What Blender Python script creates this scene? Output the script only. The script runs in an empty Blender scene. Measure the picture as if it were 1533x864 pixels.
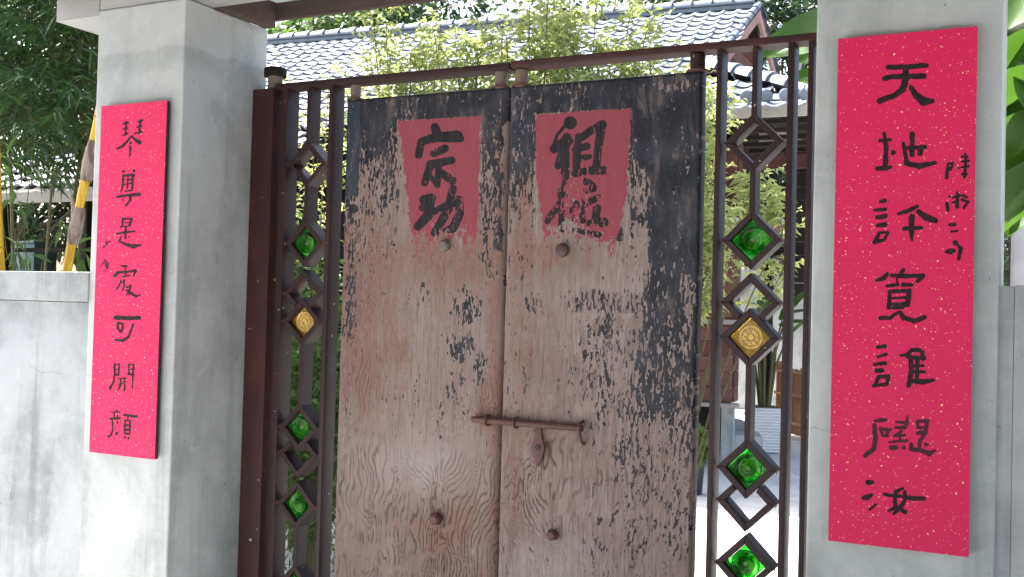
import bpy, bmesh, math, random
import numpy as np
from mathutils import Vector, Matrix
R = math.radians
rng = np.random.default_rng(7)
random.seed(7)
scene = bpy.context.scene
COL = scene.collection

# ------------------------------------------------------------------ camera
YAW, PITCH, ROLL, FPX, W, H = 0.4647, 0.0222, 0.027, 1550.0, 1533.0, 864.0
CZ = 1.5
fwd = Vector((-math.sin(YAW)*math.cos(PITCH), math.cos(YAW)*math.cos(PITCH), math.sin(PITCH)))
_r = Vector((math.cos(YAW), math.sin(YAW), 0)); _u = _r.cross(fwd)
CR = math.cos(ROLL)*_r + math.sin(ROLL)*_u
CU = -math.sin(ROLL)*_r + math.cos(ROLL)*_u
cam = bpy.data.objects.new('camera', bpy.data.cameras.new('camera')); COL.objects.link(cam)
m = Matrix((CR, CU, -fwd)).transposed().to_4x4(); m.translation = (0, 0, CZ)
cam.matrix_world = m
cam.data.sensor_width = 36; cam.data.lens = FPX/W*36
cam.data.clip_start = 0.05; cam.data.clip_end = 2000
scene.camera = cam

# ------------------------------------------------------------------ light
SUN_EL, SUN_AZ = R(53), R(-76)          # azimuth from +Y (behind the gate) towards +X
world = bpy.data.worlds.new('World'); scene.world = world; world.use_nodes = True
wn = world.node_tree; bg = wn.nodes['Background']
sky = wn.nodes.new('ShaderNodeTexSky'); sky.sky_type = 'NISHITA'; sky.sun_disc = False
sky.sun_elevation = SUN_EL; sky.sun_rotation = SUN_AZ; sky.air_density = 1.0; sky.dust_density = 5.0; sky.ozone_density = 1.0
wn.links.new(sky.outputs[0], bg.inputs[0]); bg.inputs[1].default_value = 0.10
sd = bpy.data.lights.new('sun', 'SUN'); sd.energy = 4.1; sd.angle = R(0.5); sd.color = (1, 0.97, 0.93)
sun = bpy.data.objects.new('sun', sd); COL.objects.link(sun)
SV = Vector((math.sin(SUN_AZ)*math.cos(SUN_EL), math.cos(SUN_AZ)*math.cos(SUN_EL), math.sin(SUN_EL)))
sun.rotation_euler = SV.to_track_quat('Z', 'Y').to_euler(); sun.location = SV*30
scene.view_settings.view_transform = 'Standard'; scene.view_settings.look = 'None'
scene.view_settings.exposure = 2.62; scene.view_settings.gamma = 1.0
scene.view_settings.use_curve_mapping = False
scene.cycles.max_bounces = 10; scene.cycles.transparent_max_bounces = 12
scene.cycles.diffuse_bounces = 5

# ------------------------------------------------------------------ geometry helpers
def ray(px, py):
    return fwd + CR*((px-W/2)/FPX) - CU*((py-H/2)/FPX)
def at(px, py, Y):                       # point of the plane y = Y seen at pixel (px, py) of the photograph
    d = ray(px, py); return Vector((0, 0, CZ)) + d*(Y/d.y)
def atz(px, py, z=0.0):                  # point of the plane z = z
    d = ray(px, py); return Vector((0, 0, CZ)) + d*((z-CZ)/d.z)

def props(o, label=None, cat=None, group=None, kind=None):
    if label: o['label'] = label
    if cat: o['category'] = cat
    if group: o['group'] = group
    if kind: o['kind'] = kind
    return o
def thing(name, label, cat, loc=(0, 0, 0), rz=0, group=None):
    o = bpy.data.objects.new(name, None); COL.objects.link(o)
    o.location = loc; o.rotation_euler = (0, 0, rz); o.empty_display_size = 0.1
    return props(o, label, cat, group)
def link(name, me, parent=None, loc=None, rot=None):
    o = bpy.data.objects.new(name, me); COL.objects.link(o)
    if parent is not None: o.parent = parent
    if loc is not None: o.location = loc
    if rot is not None: o.rotation_euler = rot
    return o

class MB:
    def __init__(s): s.v = []; s.f = []
    def add(s, vs, fs):
        k = len(s.v); s.v += [tuple(v) for v in vs]; s.f += [tuple(i+k for i in f) for f in fs]; return s
    def box(s, x0, x1, y0, y1, z0, z1, M=None):
        vs = [Vector((x, y, z)) for z in (z0, z1) for y in (y0, y1) for x in (x0, x1)]
        if M is not None: vs = [M @ v for v in vs]
        return s.add(vs, [(0, 2, 3, 1), (4, 5, 7, 6), (0, 1, 5, 4), (2, 6, 7, 3), (0, 4, 6, 2), (1, 3, 7, 5)])
    def prism(s, pts, y0, y1):           # polygon in (x, z), counter-clockwise seen from -y, extruded along y
        n = len(pts)
        vs = [(x, y0, z) for x, z in pts] + [(x, y1, z) for x, z in pts]
        fs = [tuple(range(n)), tuple(range(2*n-1, n-1, -1))]
        fs += [(i+n, (i+1) % n+n, (i+1) % n, i) for i in range(n)]
        return s.add(vs, fs)
    def tube(s, path, rad, n=8, cap=True):
        path = [Vector(p) for p in path]; rings = []; k0 = len(s.v)
        rr = rad if hasattr(rad, '__len__') else [rad]*len(path)
        t = (path[1]-path[0]).normalized()
        a = t.orthogonal().normalized()
        for i, p in enumerate(path):
            t = (path[min(i+1, len(path)-1)]-path[max(i-1, 0)]).normalized()
            a = (a - t*a.dot(t)).normalized(); b = t.cross(a)
            for j in range(n):
                q = 2*math.pi*j/n
                s.v.append(tuple(p + (a*math.cos(q)+b*math.sin(q))*rr[i]))
        for i in range(len(path)-1):
            for j in range(n):
                s.f.append((k0+i*n+j, k0+i*n+(j+1) % n, k0+(i+1)*n+(j+1) % n, k0+(i+1)*n+j))
        if cap:
            s.f.append(tuple(k0+j for j in range(n-1, -1, -1)))
            e = k0+(len(path)-1)*n; s.f.append(tuple(e+j for j in range(n)))
        return s
    def lathe(s, prof, c=(0, 0, 0), n=20, axis='z', tw=0.0):   # prof: (r, h) list
        k0 = len(s.v)
        for (r, h) in prof:
            for j in range(n):
                q = 2*math.pi*j/n + tw
                if axis == 'z': p = (c[0]+r*math.cos(q), c[1]+r*math.sin(q), c[2]+h)
                else: p = (c[0]+r*math.cos(q), c[1]-h, c[2]+r*math.sin(q))
                s.v.append(p)
        for i in range(len(prof)-1):
            for j in range(n):
                s.f.append((k0+i*n+j, k0+i*n+(j+1) % n, k0+(i+1)*n+(j+1) % n, k0+(i+1)*n+j))
        s.f.append(tuple(k0+j for j in range(n-1, -1, -1)))
        e = k0+(len(prof)-1)*n; s.f.append(tuple(e+j for j in range(n)))
        return s
    def mesh(s, name, mat, smooth=False, bevel=0, seg=2):
        me = bpy.data.meshes.new(name); me.from_pydata(s.v, [], s.f); me.update()
        bm = bmesh.new(); bm.from_mesh(me)
        bmesh.ops.recalc_face_normals(bm, faces=bm.faces)
        if bevel:
            es = [e for e in bm.edges if e.is_manifold and e.calc_face_angle(0) > 0.6]
            bmesh.ops.bevel(bm, geom=es, offset=bevel, segments=seg, profile=0.6, affect='EDGES', clamp_overlap=True)
        bm.to_mesh(me); bm.free()
        if mat: me.materials.append(mat)
        if smooth:
            for p in me.polygons: p.use_smooth = True
            if smooth != 'all':
                try: me.set_sharp_from_angle(angle=R(40))
                except Exception: pass
        return me
    def build(s, name, mat, parent=None, smooth=False, bevel=0, seg=2, loc=None, rot=None):
        return link(name, s.mesh(name, mat, smooth, bevel, seg), parent, loc, rot)

def np_mesh(name, V, F, mat, attrs=None, smooth=False):
    me = bpy.data.meshes.new(name)
    V = np.asarray(V, np.float32); F = np.asarray(F, np.int32); k = F.shape[1]
    me.vertices.add(len(V)); me.vertices.foreach_set('co', V.ravel())
    me.loops.add(F.size); me.loops.foreach_set('vertex_index', F.ravel())
    me.polygons.add(len(F)); me.polygons.foreach_set('loop_start', np.arange(0, F.size, k, dtype=np.int32))
    me.update(calc_edges=True)
    if attrs:
        for n, a in attrs.items():
            at_ = me.attributes.new(n, 'FLOAT', 'POINT'); at_.data.foreach_set('value', np.asarray(a, np.float32).ravel())
    if smooth: me.polygons.foreach_set('use_smooth', np.ones(len(F), bool))
    if mat: me.materials.append(mat)
    me.validate(); return me

def vnoise(x, y, seed=0):                # 2-D value noise, 0..1
    xi = np.floor(x).astype(np.int64); yi = np.floor(y).astype(np.int64)
    fx = x-xi; fy = y-yi; fx = fx*fx*(3-2*fx); fy = fy*fy*(3-2*fy)
    def h(a, b):
        n = (a*374761393 + b*668265263 + seed*974634617) & 0xFFFFFFFF
        n = ((n ^ (n >> 13))*1274126177) & 0xFFFFFFFF
        return ((n ^ (n >> 16)) & 0xFFFF)/65535.0
    return (h(xi, yi)*(1-fx)+h(xi+1, yi)*fx)*(1-fy)+(h(xi, yi+1)*(1-fx)+h(xi+1, yi+1)*fx)*fy
def fbm(x, y, o=4, seed=0, gain=.5):
    s = 0; a = 1; t = 0
    for i in range(o): s = s+a*vnoise(x*2**i+17*i, y*2**i-11*i, seed+i); t += a; a *= gain
    return s/t
def rank(a):
    o = np.argsort(a.ravel()); r = np.empty(a.size); r[o] = np.linspace(0, 1, a.size); return r.reshape(a.shape)
def sstep(a, b, x):
    t = np.clip((x-a)/(b-a), 0, 1); return t*t*(3-2*t)

# ------------------------------------------------------------------ materials
class NT:
    def __init__(s, name):
        s.m = bpy.data.materials.new(name); s.m.use_nodes = True; s.t = s.m.node_tree
        s.b = s.t.nodes['Principled BSDF']; s.out = s.t.nodes['Material Output']
    def n(s, kind, **kw):
        nd = s.t.nodes.new('ShaderNode'+kind)
        for k, v in kw.items(): setattr(nd, k, v)
        return nd
    def L(s, a, b): s.t.links.new(a, b)
    def put(s, sock, v):
        if hasattr(v, 'is_linked') or isinstance(v, bpy.types.NodeSocket): s.L(v, sock)
        else: sock.default_value = v
    def co(s, which='Object', scale=None, rot=None):
        o = s.n('TexCoord').outputs[which]
        if scale is not None or rot is not None:
            mp = s.n('Mapping'); s.L(o, mp.inputs[0])
            if scale is not None: mp.inputs['Scale'].default_value = scale
            if rot is not None: mp.inputs['Rotation'].default_value = rot
            o = mp.outputs[0]
        return o
    def noise(s, vec, scale, detail=4, rough=.55, dist=0):
        nd = s.n('TexNoise'); s.L(vec, nd.inputs['Vector'])
        nd.inputs['Scale'].default_value = scale; nd.inputs['Detail'].default_value = detail
        nd.inputs['Roughness'].default_value = rough; nd.inputs['Distortion'].default_value = dist
        return nd.outputs['Fac']
    def ramp(s, fac, stops, interp='LINEAR'):
        nd = s.n('ValToRGB'); cr = nd.color_ramp; cr.interpolation = interp
        while len(cr.elements) < len(stops): cr.elements.new(.5)
        for e, (p, c) in zip(cr.elements, stops):
            e.position = p; e.color = (c if len(c) == 4 else (*c, 1)) if hasattr(c, '__len__') else (c, c, c, 1)
        s.L(fac, nd.inputs[0]); return nd.outputs[0]
    def math(s, op, a, b=0.0, clamp=False):
        nd = s.n('Math', operation=op, use_clamp=clamp); s.put(nd.inputs[0], a); s.put(nd.inputs[1], b); return nd.outputs[0]
    def sm(s, a, b, x):
        nd = s.n('MapRange', interpolation_type='SMOOTHSTEP'); s.put(nd.inputs[0], x)
        nd.inputs[1].default_value = a; nd.inputs[2].default_value = b; return nd.outputs[0]
    def mix(s, fac, a, b, mode='MIX'):
        nd = s.n('Mix', data_type='RGBA', blend_type=mode); s.put(nd.inputs[0], fac)
        for k, v in ((6, a), (7, b)):
            if isinstance(v, bpy.types.NodeSocket): s.L(v, nd.inputs[k])
            else: nd.inputs[k].default_value = (*v, 1) if len(v) == 3 else v
        return nd.outputs[2]
    def attr(s, name): return s.n('Attribute', attribute_name=name).outputs['Fac']
    def bump(s, h, dist=.002, strength=1.0):
        nd = s.n('Bump'); nd.inputs['Distance'].default_value = dist; nd.inputs['Strength'].default_value = strength
        s.L(h, nd.inputs['Height']); s.L(nd.outputs[0], s.b.inputs['Normal']); return nd
    def fin(s, color, rough=.8, spec=.3, metal=0):
        if isinstance(color, bpy.types.NodeSocket): s.L(color, s.b.inputs['Base Color'])
        else: s.b.inputs['Base Color'].default_value = (*color, 1)
        s.put(s.b.inputs['Roughness'], rough); s.b.inputs['Specular IOR Level'].default_value = spec
        s.b.inputs['Metallic'].default_value = metal
        return s.m

def concrete(name, base=(.485, .505, .495), dark=(.335, .355, .345), stain=.55, line=None):
    t = NT(name); c = t.co('Object')
    n1 = t.noise(c, 2.3, 6, .6, .6); n2 = t.noise(c, 14, 5, .65)
    st = t.noise(t.co('Object', (9, 9, .7)), 1.0, 5, .6, .3); n3 = t.noise(c, 160, 3, .6)
    col = t.mix(t.sm(.38, .72, n1), base, dark)
    col = t.mix(t.math('MULTIPLY', t.sm(.5, .72, st), stain), col, tuple(d*.78 for d in dark))
    col = t.mix(t.math('MULTIPLY', t.sm(.45, .75, n2), .35), col, tuple(min(1, b*1.25) for b in base))
    col = t.mix(t.math('MULTIPLY', t.sm(.60, .72, t.noise(c, 60, 4, .7)), .35), col, tuple(d*.6 for d in dark))
    pit = t.sm(.70, .76, t.noise(c, 48, 2, .5))
    col = t.mix(t.math('MULTIPLY', pit, .6), col, tuple(d*.35 for d in dark))
    if line is not None:                 # a paler upper pour with a dirty, wavering joint
        sx = t.n('SeparateXYZ'); t.L(c, sx.inputs[0])
        wob = t.math('MULTIPLY', t.math('SUBTRACT', t.noise(t.co('Object', (1, 1, .3)), 4.5, 4, .6), .5), .10)
        z = t.math('ADD', sx.outputs[2], wob)
        up = t.sm(line-.012, line+.02, z)
        col = t.mix(t.math('MULTIPLY', up, .3), col, tuple(min(1, b*1.12) for b in base))
        ed = t.math('SUBTRACT', t.sm(line-.16, line-.006, z), t.sm(line-.004, line+.012, z))
        col = t.mix(t.math('MULTIPLY', ed, .22), col, tuple(d*.62 for d in dark))
    dr = t.noise(t.co('Object', (26, 26, 1.1)), 1.0, 4, .6, .2)          # thin drip marks
    col = t.mix(t.math('MULTIPLY', t.math('MULTIPLY', t.sm(.60, .74, dr), t.sm(.42, .6, n1)), .45), col, tuple(d*.62 for d in dark))
    vn = t.n('TexVoronoi', feature='DISTANCE_TO_EDGE'); vn.inputs['Scale'].default_value = 1.7
    wv = t.n('VectorMath', operation='MULTIPLY_ADD'); nn = t.n('TexNoise'); t.L(c, nn.inputs['Vector']); nn.inputs['Scale'].default_value = 5; nn.inputs['Detail'].default_value = 6
    t.L(nn.outputs['Color'], wv.inputs[0]); wv.inputs[1].default_value = (.5, .5, .5); t.L(c, wv.inputs[2]); t.L(wv.outputs[0], vn.inputs['Vector'])
    crack = t.math('MULTIPLY', t.sm(.006, .001, vn.outputs['Distance']), t.sm(.52, .62, t.noise(c, 1.9, 2)))
    col = t.mix(t.math('MULTIPLY', crack, .55), col, tuple(d*.4 for d in dark))
    hh = t.math('ADD', t.math('MULTIPLY', n2, .6), t.math('MULTIPLY', n3, .4))
    hh = t.math('SUBTRACT', hh, t.math('MULTIPLY', pit, .8))
    t.bump(hh, .0025, .55)
    return t.fin(col, .82, .25)

def wood(name, a, b, scale=(6, 6, .5), rough=.8, bump=.0015):
    t = NT(name); c = t.co('Object', scale)
    n = t.noise(c, 6, 6, .65, .4); n2 = t.noise(t.co('Object'), 2.5, 4)
    info = t.n('ObjectInfo').outputs['Random']
    f = t.math('ADD', t.math('MULTIPLY', n, .7), t.math('MULTIPLY', t.math('SUBTRACT', info, .5), .35))
    col = t.mix(t.sm(.2, .65, f), a, b)
    col = t.mix(t.math('MULTIPLY', t.sm(.5, .7, n2), .4), col, tuple(x*.55 for x in a))
    t.bump(n, bump, .7); return t.fin(col, rough, .25)

def steel(name, base, rust, amt=.5):
    t = NT(name); c = t.co('Object')
    n = t.noise(c, 7, 6, .65); n2 = t.noise(c, 70, 4, .6)
    col = t.mix(t.math('MULTIPLY', t.sm(.42, .7, n), amt), base, rust)
    col = t.mix(t.math('MULTIPLY', t.sm(.55, .75, n2), .4), col, tuple(x*.45 for x in base))
    ch = t.sm(.735, .755, t.noise(c, 34, 2, .5))
    col = t.mix(ch, col, (.42, .36, .34))
    t.bump(t.math('ADD', n2, t.math('MULTIPLY', n, .5)), .0012, .5)
    return t.fin(col, t.math('ADD', .42, t.math('MULTIPLY', n, .25)), .4)

def leafmat(name, c0, c1, c2, trans=.35, rough=.5):
    t = NT(name); tint = t.attr('tint')
    col = t.ramp(tint, [(0, c0), (.55, c1), (1, c2)])
    t.fin(col, rough, .35)
    tr = t.n('BsdfTranslucent'); t.L(t.mix(.5, col, tuple(min(1, x*1.6) for x in c2)), tr.inputs[0])
    mx = t.n('MixShader'); mx.inputs[0].default_value = trans
    t.L(t.b.outputs[0], mx.inputs[1]); t.L(tr.outputs[0], mx.inputs[2]); t.L(mx.outputs[0], t.out.inputs[0])
    return t.m

M_CONC = concrete('concrete_pillar', line=2.475)
M_CONC2 = concrete('concrete_wall', (.46, .475, .485), (.29, .305, .31), .85)
M_COPE = concrete('concrete_coping', (.42, .44, .44), (.27, .29, .29), .8)
M_PAVE = concrete('concrete_paving', (.62, .61, .58), (.46, .45, .43), .2)
M_STREET = concrete('street_concrete', (.31, .315, .32), (.25, .255, .26), .2)
M_STEEL = steel('maroon_steel', (.028, .0115, .0125), (.058, .02, .02), .6)
M_STEEL2 = steel('rusty_steel', (.042, .015, .0145), (.09, .025, .02), .7)
M_RUST = steel('rusted_iron', (.105, .047, .045), (.15, .065, .05), .7)
M_NAIL = steel('dark_rusted_nail', (.085, .045, .045), (.14, .065, .055), .7)
M_PIN = steel('grey_pin_steel', (.16, .14, .125), (.22, .13, .09), .7)
M_BEAM = wood('weathered_beam_wood', (.33, .32, .31), (.45, .44, .43), (.5, 6, 6))
M_BROWN = wood('brown_canopy_wood', (.06, .043, .036), (.095, .068, .056), (.6, 6, 6))
M_SIDING = wood('red_siding_wood', (.10, .043, .036), (.165, .08, .066), (.6, 6, 6))
M_BARGE = wood('pale_red_barge_wood', (.34, .2, .17), (.45, .31, .28), (1.5, 1.5, 6))
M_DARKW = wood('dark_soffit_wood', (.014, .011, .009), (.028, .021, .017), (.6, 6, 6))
M_EAVE = wood('grey_eave_board', (.30, .28, .26), (.40, .38, .36), (.6, 6, 6))
M_BAMBOO = wood('dry_bamboo', (.33, .17, .09), (.46, .27, .15), (6, 6, .6))

def m_tile():
    t = NT('roof_tile_clay'); c = t.co('Object'); info = t.n('ObjectInfo').outputs['Random']
    f = t.math('ADD', t.math('MULTIPLY', t.noise(c, 9, 4), .6), t.math('MULTIPLY', info, .4))
    return t.fin(t.mix(t.sm(.2, .8, f), (.12, .135, .17), (.23, .25, .29)), .55, .4)
M_TILE = m_tile()

def m_couplet():
    t = NT('red_couplet_paper'); c = t.co('Object')
    red = t.mix(t.noise(c, 6, 3), (.62, .011, .085), (.70, .018, .105))
    clus = t.noise(c, 9, 2)
    for sc, th, seed in ((95, .13, 0), (60, .11, 3.3), (150, .14, 7.1)):
        mp = t.n('Mapping'); t.L(c, mp.inputs[0]); mp.inputs['Location'].default_value = (seed, seed*.37, seed*.71)
        dn = t.n('TexNoise'); t.L(mp.outputs[0], dn.inputs['Vector']); dn.inputs['Scale'].default_value = sc*1.7
        ad = t.n('VectorMath', operation='MULTIPLY_ADD'); t.L(dn.outputs['Color'], ad.inputs[0])
        ad.inputs[1].default_value = (.9/sc,)*3; t.L(mp.outputs[0], ad.inputs[2])
        v = t.n('TexVoronoi', feature='F1'); t.L(ad.outputs[0], v.inputs['Vector']); v.inputs['Scale'].default_value = sc
        sp = t.n('SeparateColor'); t.L(v.outputs['Color'], sp.inputs[0])
        size = t.math('MULTIPLY', sp.outputs[0], th*1.2)
        on = t.math('GREATER_THAN', t.math('ADD', sp.outputs[1], t.math('MULTIPLY', clus, .6)), .72)
        k = t.math('MULTIPLY', t.math('LESS_THAN', v.outputs['Distance'], size), on)
        red = t.mix(t.math('MULTIPLY', k, .95), red, (.95, .72, .36))
    return t.fin(red, .62, .3)
M_RED = m_couplet()
def m_ink(name, c0, c1):
    t = NT(name); c = t.co('Object')
    return t.fin(t.mix(t.sm(.35, .7, t.noise(c, 45, 5, .7)), c0, c1), .7, .2)
M_INK = m_ink('brush_ink', (.012, .010, .012), (.045, .018, .026))
M_INK2 = m_ink('brush_ink_thin', (.05, .016, .028), (.10, .022, .042))
M_EDGE = NT('board_edge').fin((.035, .022, .026), .6)

def m_glass(name, col, deep, pale, swirl=1.0, tl=.30):
    t = NT(name); c = t.co('Object')
    sp = t.n('SeparateXYZ'); t.L(c, sp.inputs[0])
    ln = t.n('VectorMath', operation='LENGTH'); t.L(c, ln.inputs[0]); r = ln.outputs['Value']
    an = t.n('Math', operation='ARCTAN2'); t.L(sp.outputs[2], an.inputs[0]); t.L(sp.outputs[0], an.inputs[1])
    rnd = t.n('ObjectInfo').outputs['Random']
    nz = t.noise(c, 22, 3, .5, 1.5)
    ph = t.math('ADD', t.math('ADD', an.outputs[0], t.math('MULTIPLY', r, t.math('ADD', 25.0, t.math('MULTIPLY', rnd, 60)))), t.math('ADD', t.math('MULTIPLY', nz, 9), t.math('MULTIPLY', rnd, 6.28)))
    f = t.math('SINE', ph)
    streak = t.math('MULTIPLY', t.sm(.72, .98, f), t.math('MULTIPLY', t.sm(.068, .03, r), swirl))
    col2 = t.mix(t.sm(-.9, .8, f), deep, col)
    col2 = t.mix(streak, col2, pale)
    t.fin(col2, .05, .5)
    t.b.inputs['Transmission Weight'].default_value = 1.0; t.b.inputs['IOR'].default_value = 1.35
    t.bump(f, .0012, .5)
    tr = t.n('BsdfTranslucent'); t.L(col2, tr.inputs[0])
    mx = t.n('MixShader'); mx.inputs[0].default_value = tl
    t.L(t.b.outputs[0], mx.inputs[1]); t.L(tr.outputs[0], mx.inputs[2]); t.L(mx.outputs[0], t.out.inputs[0])
    return t.m
M_GREEN = m_glass('green_bullseye_glass', (.06, .72, .05), (.015, .36, .02), (.75, 1, .55), 1.0, .22)
M_BULL = m_glass('pale_green_glass', (.70, .96, .48), (.22, .62, .14), (.95, 1, .85), 1.0, .8)
M_AMBER = m_glass('amber_glass', (1, .74, .20), (.85, .50, .09), (1, .9, .5), .5)
M_DOT = m_glass('clear_glass_centre', (.95, 1, .9), (.85, .97, .8), (1, 1, 1), 0, .75)
M_GOLD = NT('pressed_gold_relief').fin((.72, .50, .16), .38, .5, .45)
M_PANE = NT('window_pane').fin((.05, .06, .06), .08, .6)
M_WHITE = NT('white_ceramic').fin((.78, .78, .76), .35, .5)
M_CREAM = concrete('cream_wall', (.66, .62, .58), (.55, .52, .49), .2)
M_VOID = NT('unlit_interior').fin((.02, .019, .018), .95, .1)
M_BLUE = NT('blue_plastic').fin((.10, .16, .17), .5, .4)
M_SILVER = NT('steel_basin').fin((.68, .68, .70), .32, .5, .4)
M_BLACKP = NT('black_plastic').fin((.02, .02, .022), .45, .4)

def m_panel():
    t = NT('translucent_panel'); c = t.co('Object')
    col = t.mix(t.noise(c, 5, 5, .6), (.72, .78, .76), (.82, .86, .84))
    t.fin(col, .4, .4)
    tr = t.n('BsdfTranslucent'); t.L(col, tr.inputs[0])
    mx = t.n('MixShader'); mx.inputs[0].default_value = .3
    t.L(t.b.outputs[0], mx.inputs[1]); t.L(tr.outputs[0], mx.inputs[2]); t.L(mx.outputs[0], t.out.inputs[0])
    return t.m
M_PANEL = m_panel()
def m_culm():
    t = NT('yellow_bamboo_culm'); c = t.co('Object')
    st = t.noise(t.co('Object', (1, 1, .02)), 60, 3, .5)
    col = t.mix(t.sm(.45, .6, st), (.70, .42, .015), (.60, .30, .01))
    col = t.mix(t.math('MULTIPLY', t.sm(.66, .7, st), .6), col, (.22, .25, .02))
    return t.fin(col, .3, .5)
M_CULM = m_culm()
def m_sheath():
    t = NT('dry_bamboo_sheath'); c = t.co('Object', (1, 1, .25))
    return t.fin(t.mix(t.sm(.35, .65, t.noise(c, 30, 5, .7)), (.36, .29, .24), (.16, .09, .07)), .85)
M_SHEATH = m_sheath()
M_STEM = wood('green_brown_stem', (.10, .10, .045), (.17, .15, .08), (6, 6, 1))
M_BARK = wood('tree_bark', (.08, .065, .05), (.14, .12, .10), (6, 6, 1))
M_LEAF_SUN = leafmat('young_shrub_leaf', (.15, .22, .05), (.27, .33, .10), (.42, .44, .17), .42)
M_LEAF_BAM = leafmat('bamboo_leaf', (.020, .050, .015), (.036, .085, .022), (.075, .15, .03), .28)
M_LEAF_TREE = leafmat('tree_leaf', (.02, .045, .016), (.04, .085, .025), (.10, .17, .04), .3)
M_LEAF_DARK = leafmat('dark_tree_leaf', (.015, .03, .014), (.028, .055, .02), (.05, .09, .03), .2, .35)
M_LEAF_BIG = leafmat('broad_leaf', (.020, .060, .006), (.034, .095, .009), (.06, .13, .016), .35, .4)
M_LEAF_MID = leafmat('garden_leaf', (.035, .075, .02), (.06, .13, .03), (.13, .22, .05), .3)
M_GRASS = leafmat('grass_blade', (.04, .075, .018), (.075, .13, .03), (.14, .2, .05), .3)
def m_soil():
    t = NT('garden_soil'); c = t.co('Object')
    t.bump(t.noise(c, 30, 5, .7), .02, .8)
    return t.fin(t.mix(t.noise(c, 3, 6, .6), (.10, .085, .06), (.17, .15, .10)), .95)
M_SOIL = m_soil()

# ------------------------------------------------------------------ the setting
def sheet(name, x0, x1, y0, y1, z, mat):
    o = MB().add([(x0, y0, z), (x1, y0, z), (x1, y1, z), (x0, y1, z)], [(0, 1, 2, 3)]).build(name, mat)
    return props(o, kind='structure')
sheet('ground', -400, 400, -400, 400, -.03, M_SOIL)
sheet('street', -60, 60, -40, 3.6, -.01, M_STREET)
M_BOUNCE_WALK = concrete('bounce_pavement_concrete', (.58, .585, .59), (.50, .505, .51), .15)
sheet('bounce_pavement', -60, 60, 1.5, 3.596, -.004, M_BOUNCE_WALK)  # unseen pale strip, added to bounce light onto the lower gate
sheet('courtyard_paving', -4.6, 7, 3.604, 24, -.008, M_PAVE)

# ------------------------------------------------------------------ pillars and walls
YP = 2.93; YPB = 3.405; ZPT = at(149, 16, YP).z
XL0, XL1 = at(148, 20, YP).x, at(278, 20, YP).x
XR0, XR1 = at(1222, 60, YP).x, at(1501, 100, YP).x
p = thing('gate_pillar', 'square grey concrete gate pillar left of the door, under the canopy beam end', 'pillar', ((XL0+XL1)/2, YP, 0))
MB().box(XL0-(XL0+XL1)/2, XL1-(XL0+XL1)/2, 0, YPB-YP, -.1, ZPT).build('shaft', M_CONC, p, True, .008, 3)
p = thing('gate_pillar', 'wide grey concrete gate pillar at the right, behind the longer red couplet', 'pillar', ((XR0+XR1)/2, YP, 0))
MB().box(XR0-(XR0+XR1)/2, XR1-(XR0+XR1)/2, 0, YPB-YP, -.1, ZPT).build('shaft', M_CONC, p, True, .008, 3)
w = thing('garden_wall', 'low pale concrete wall with a grey coping left of the left pillar', 'wall', (XL0-.002, 2.948, 0))
xe = at(131, 430, 2.92).x-(XL0-.002)
MB().box(-5.5, 0, 0, .2, -.1, 1.49).build('wall_face', M_CONC2, w, True, .004)
MB().box(-5.5, xe, -.026, .226, 1.4925, 1.612).build('coping', M_COPE, w, True, .006)
w = thing('garden_wall', 'low pale concrete wall right of the right pillar under big green leaves', 'wall', (XR1+.002, 2.946, 0))
MB().box(-.012, .034, 0, .2, -.1, 1.6).build('wall_pier', M_CONC2, w, True, .002)
MB().box(.0345, 5, -.003, .2, -.1, 1.602).build('wall_face', M_CONC2, w, True, .002)

# ------------------------------------------------------------------ canopy over the gate
YB1 = YP+.24
cz0 = at(84, 33, YP+.004).z
xb0 = at(84, 33, YP+.004).x
cn = thing('gate_canopy', 'weathered wooden gate canopy with a pale translucent panel above the door', 'canopy', (XL0, YP, cz0))
def cbox(x0, x1, y0, y1, z0, z1): return MB().box(x0-XL0, x1-XL0, y0-YP, y1-YP, z0-cz0, z1-cz0)
XE = 1.2; ZBR = at(400, 35, 3.42).z
cbox(xb0, XL0-.003, YP+.004, YB1, cz0, cz0+.105).build('beam', M_BEAM, cn, True, .004)
cbox(XL0-.002, XE, YP+.006, YP+.15, ZPT+.002, cz0+.105).build('beam', M_BEAM, cn, True, .004)
cbox(XL1+.003, XL1+.055, YP+.152, 3.385, ZPT-.004, ZBR+.07).build('rafter', M_BROWN, cn, True, .004)
for xx in (-1.7, -.55, .6):
    cbox(xx, xx+.05, YP+.152, 3.385, ZBR+.01, ZBR+.07).build('rafter', M_BROWN, cn, True, .004)
cbox(XL1+.003, XE, 3.387, 3.42, ZBR, ZBR+.07).build('back_rail', M_BROWN, cn, True, .004)
cbox(XL1-.1, XE, YP+.154, 3.44, ZBR+.072, ZBR+.080).build('roof_panel', M_PANEL, cn)
for i in range(22):  # deep unseen overhang, added to shade the upper part of the gate
    a = .75+i*.115
    cbox(xb0-.05, 3.6, a, a+.112, cz0+.108, cz0+.13).build('shade_roof_board', M_BROWN, cn)

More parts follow.
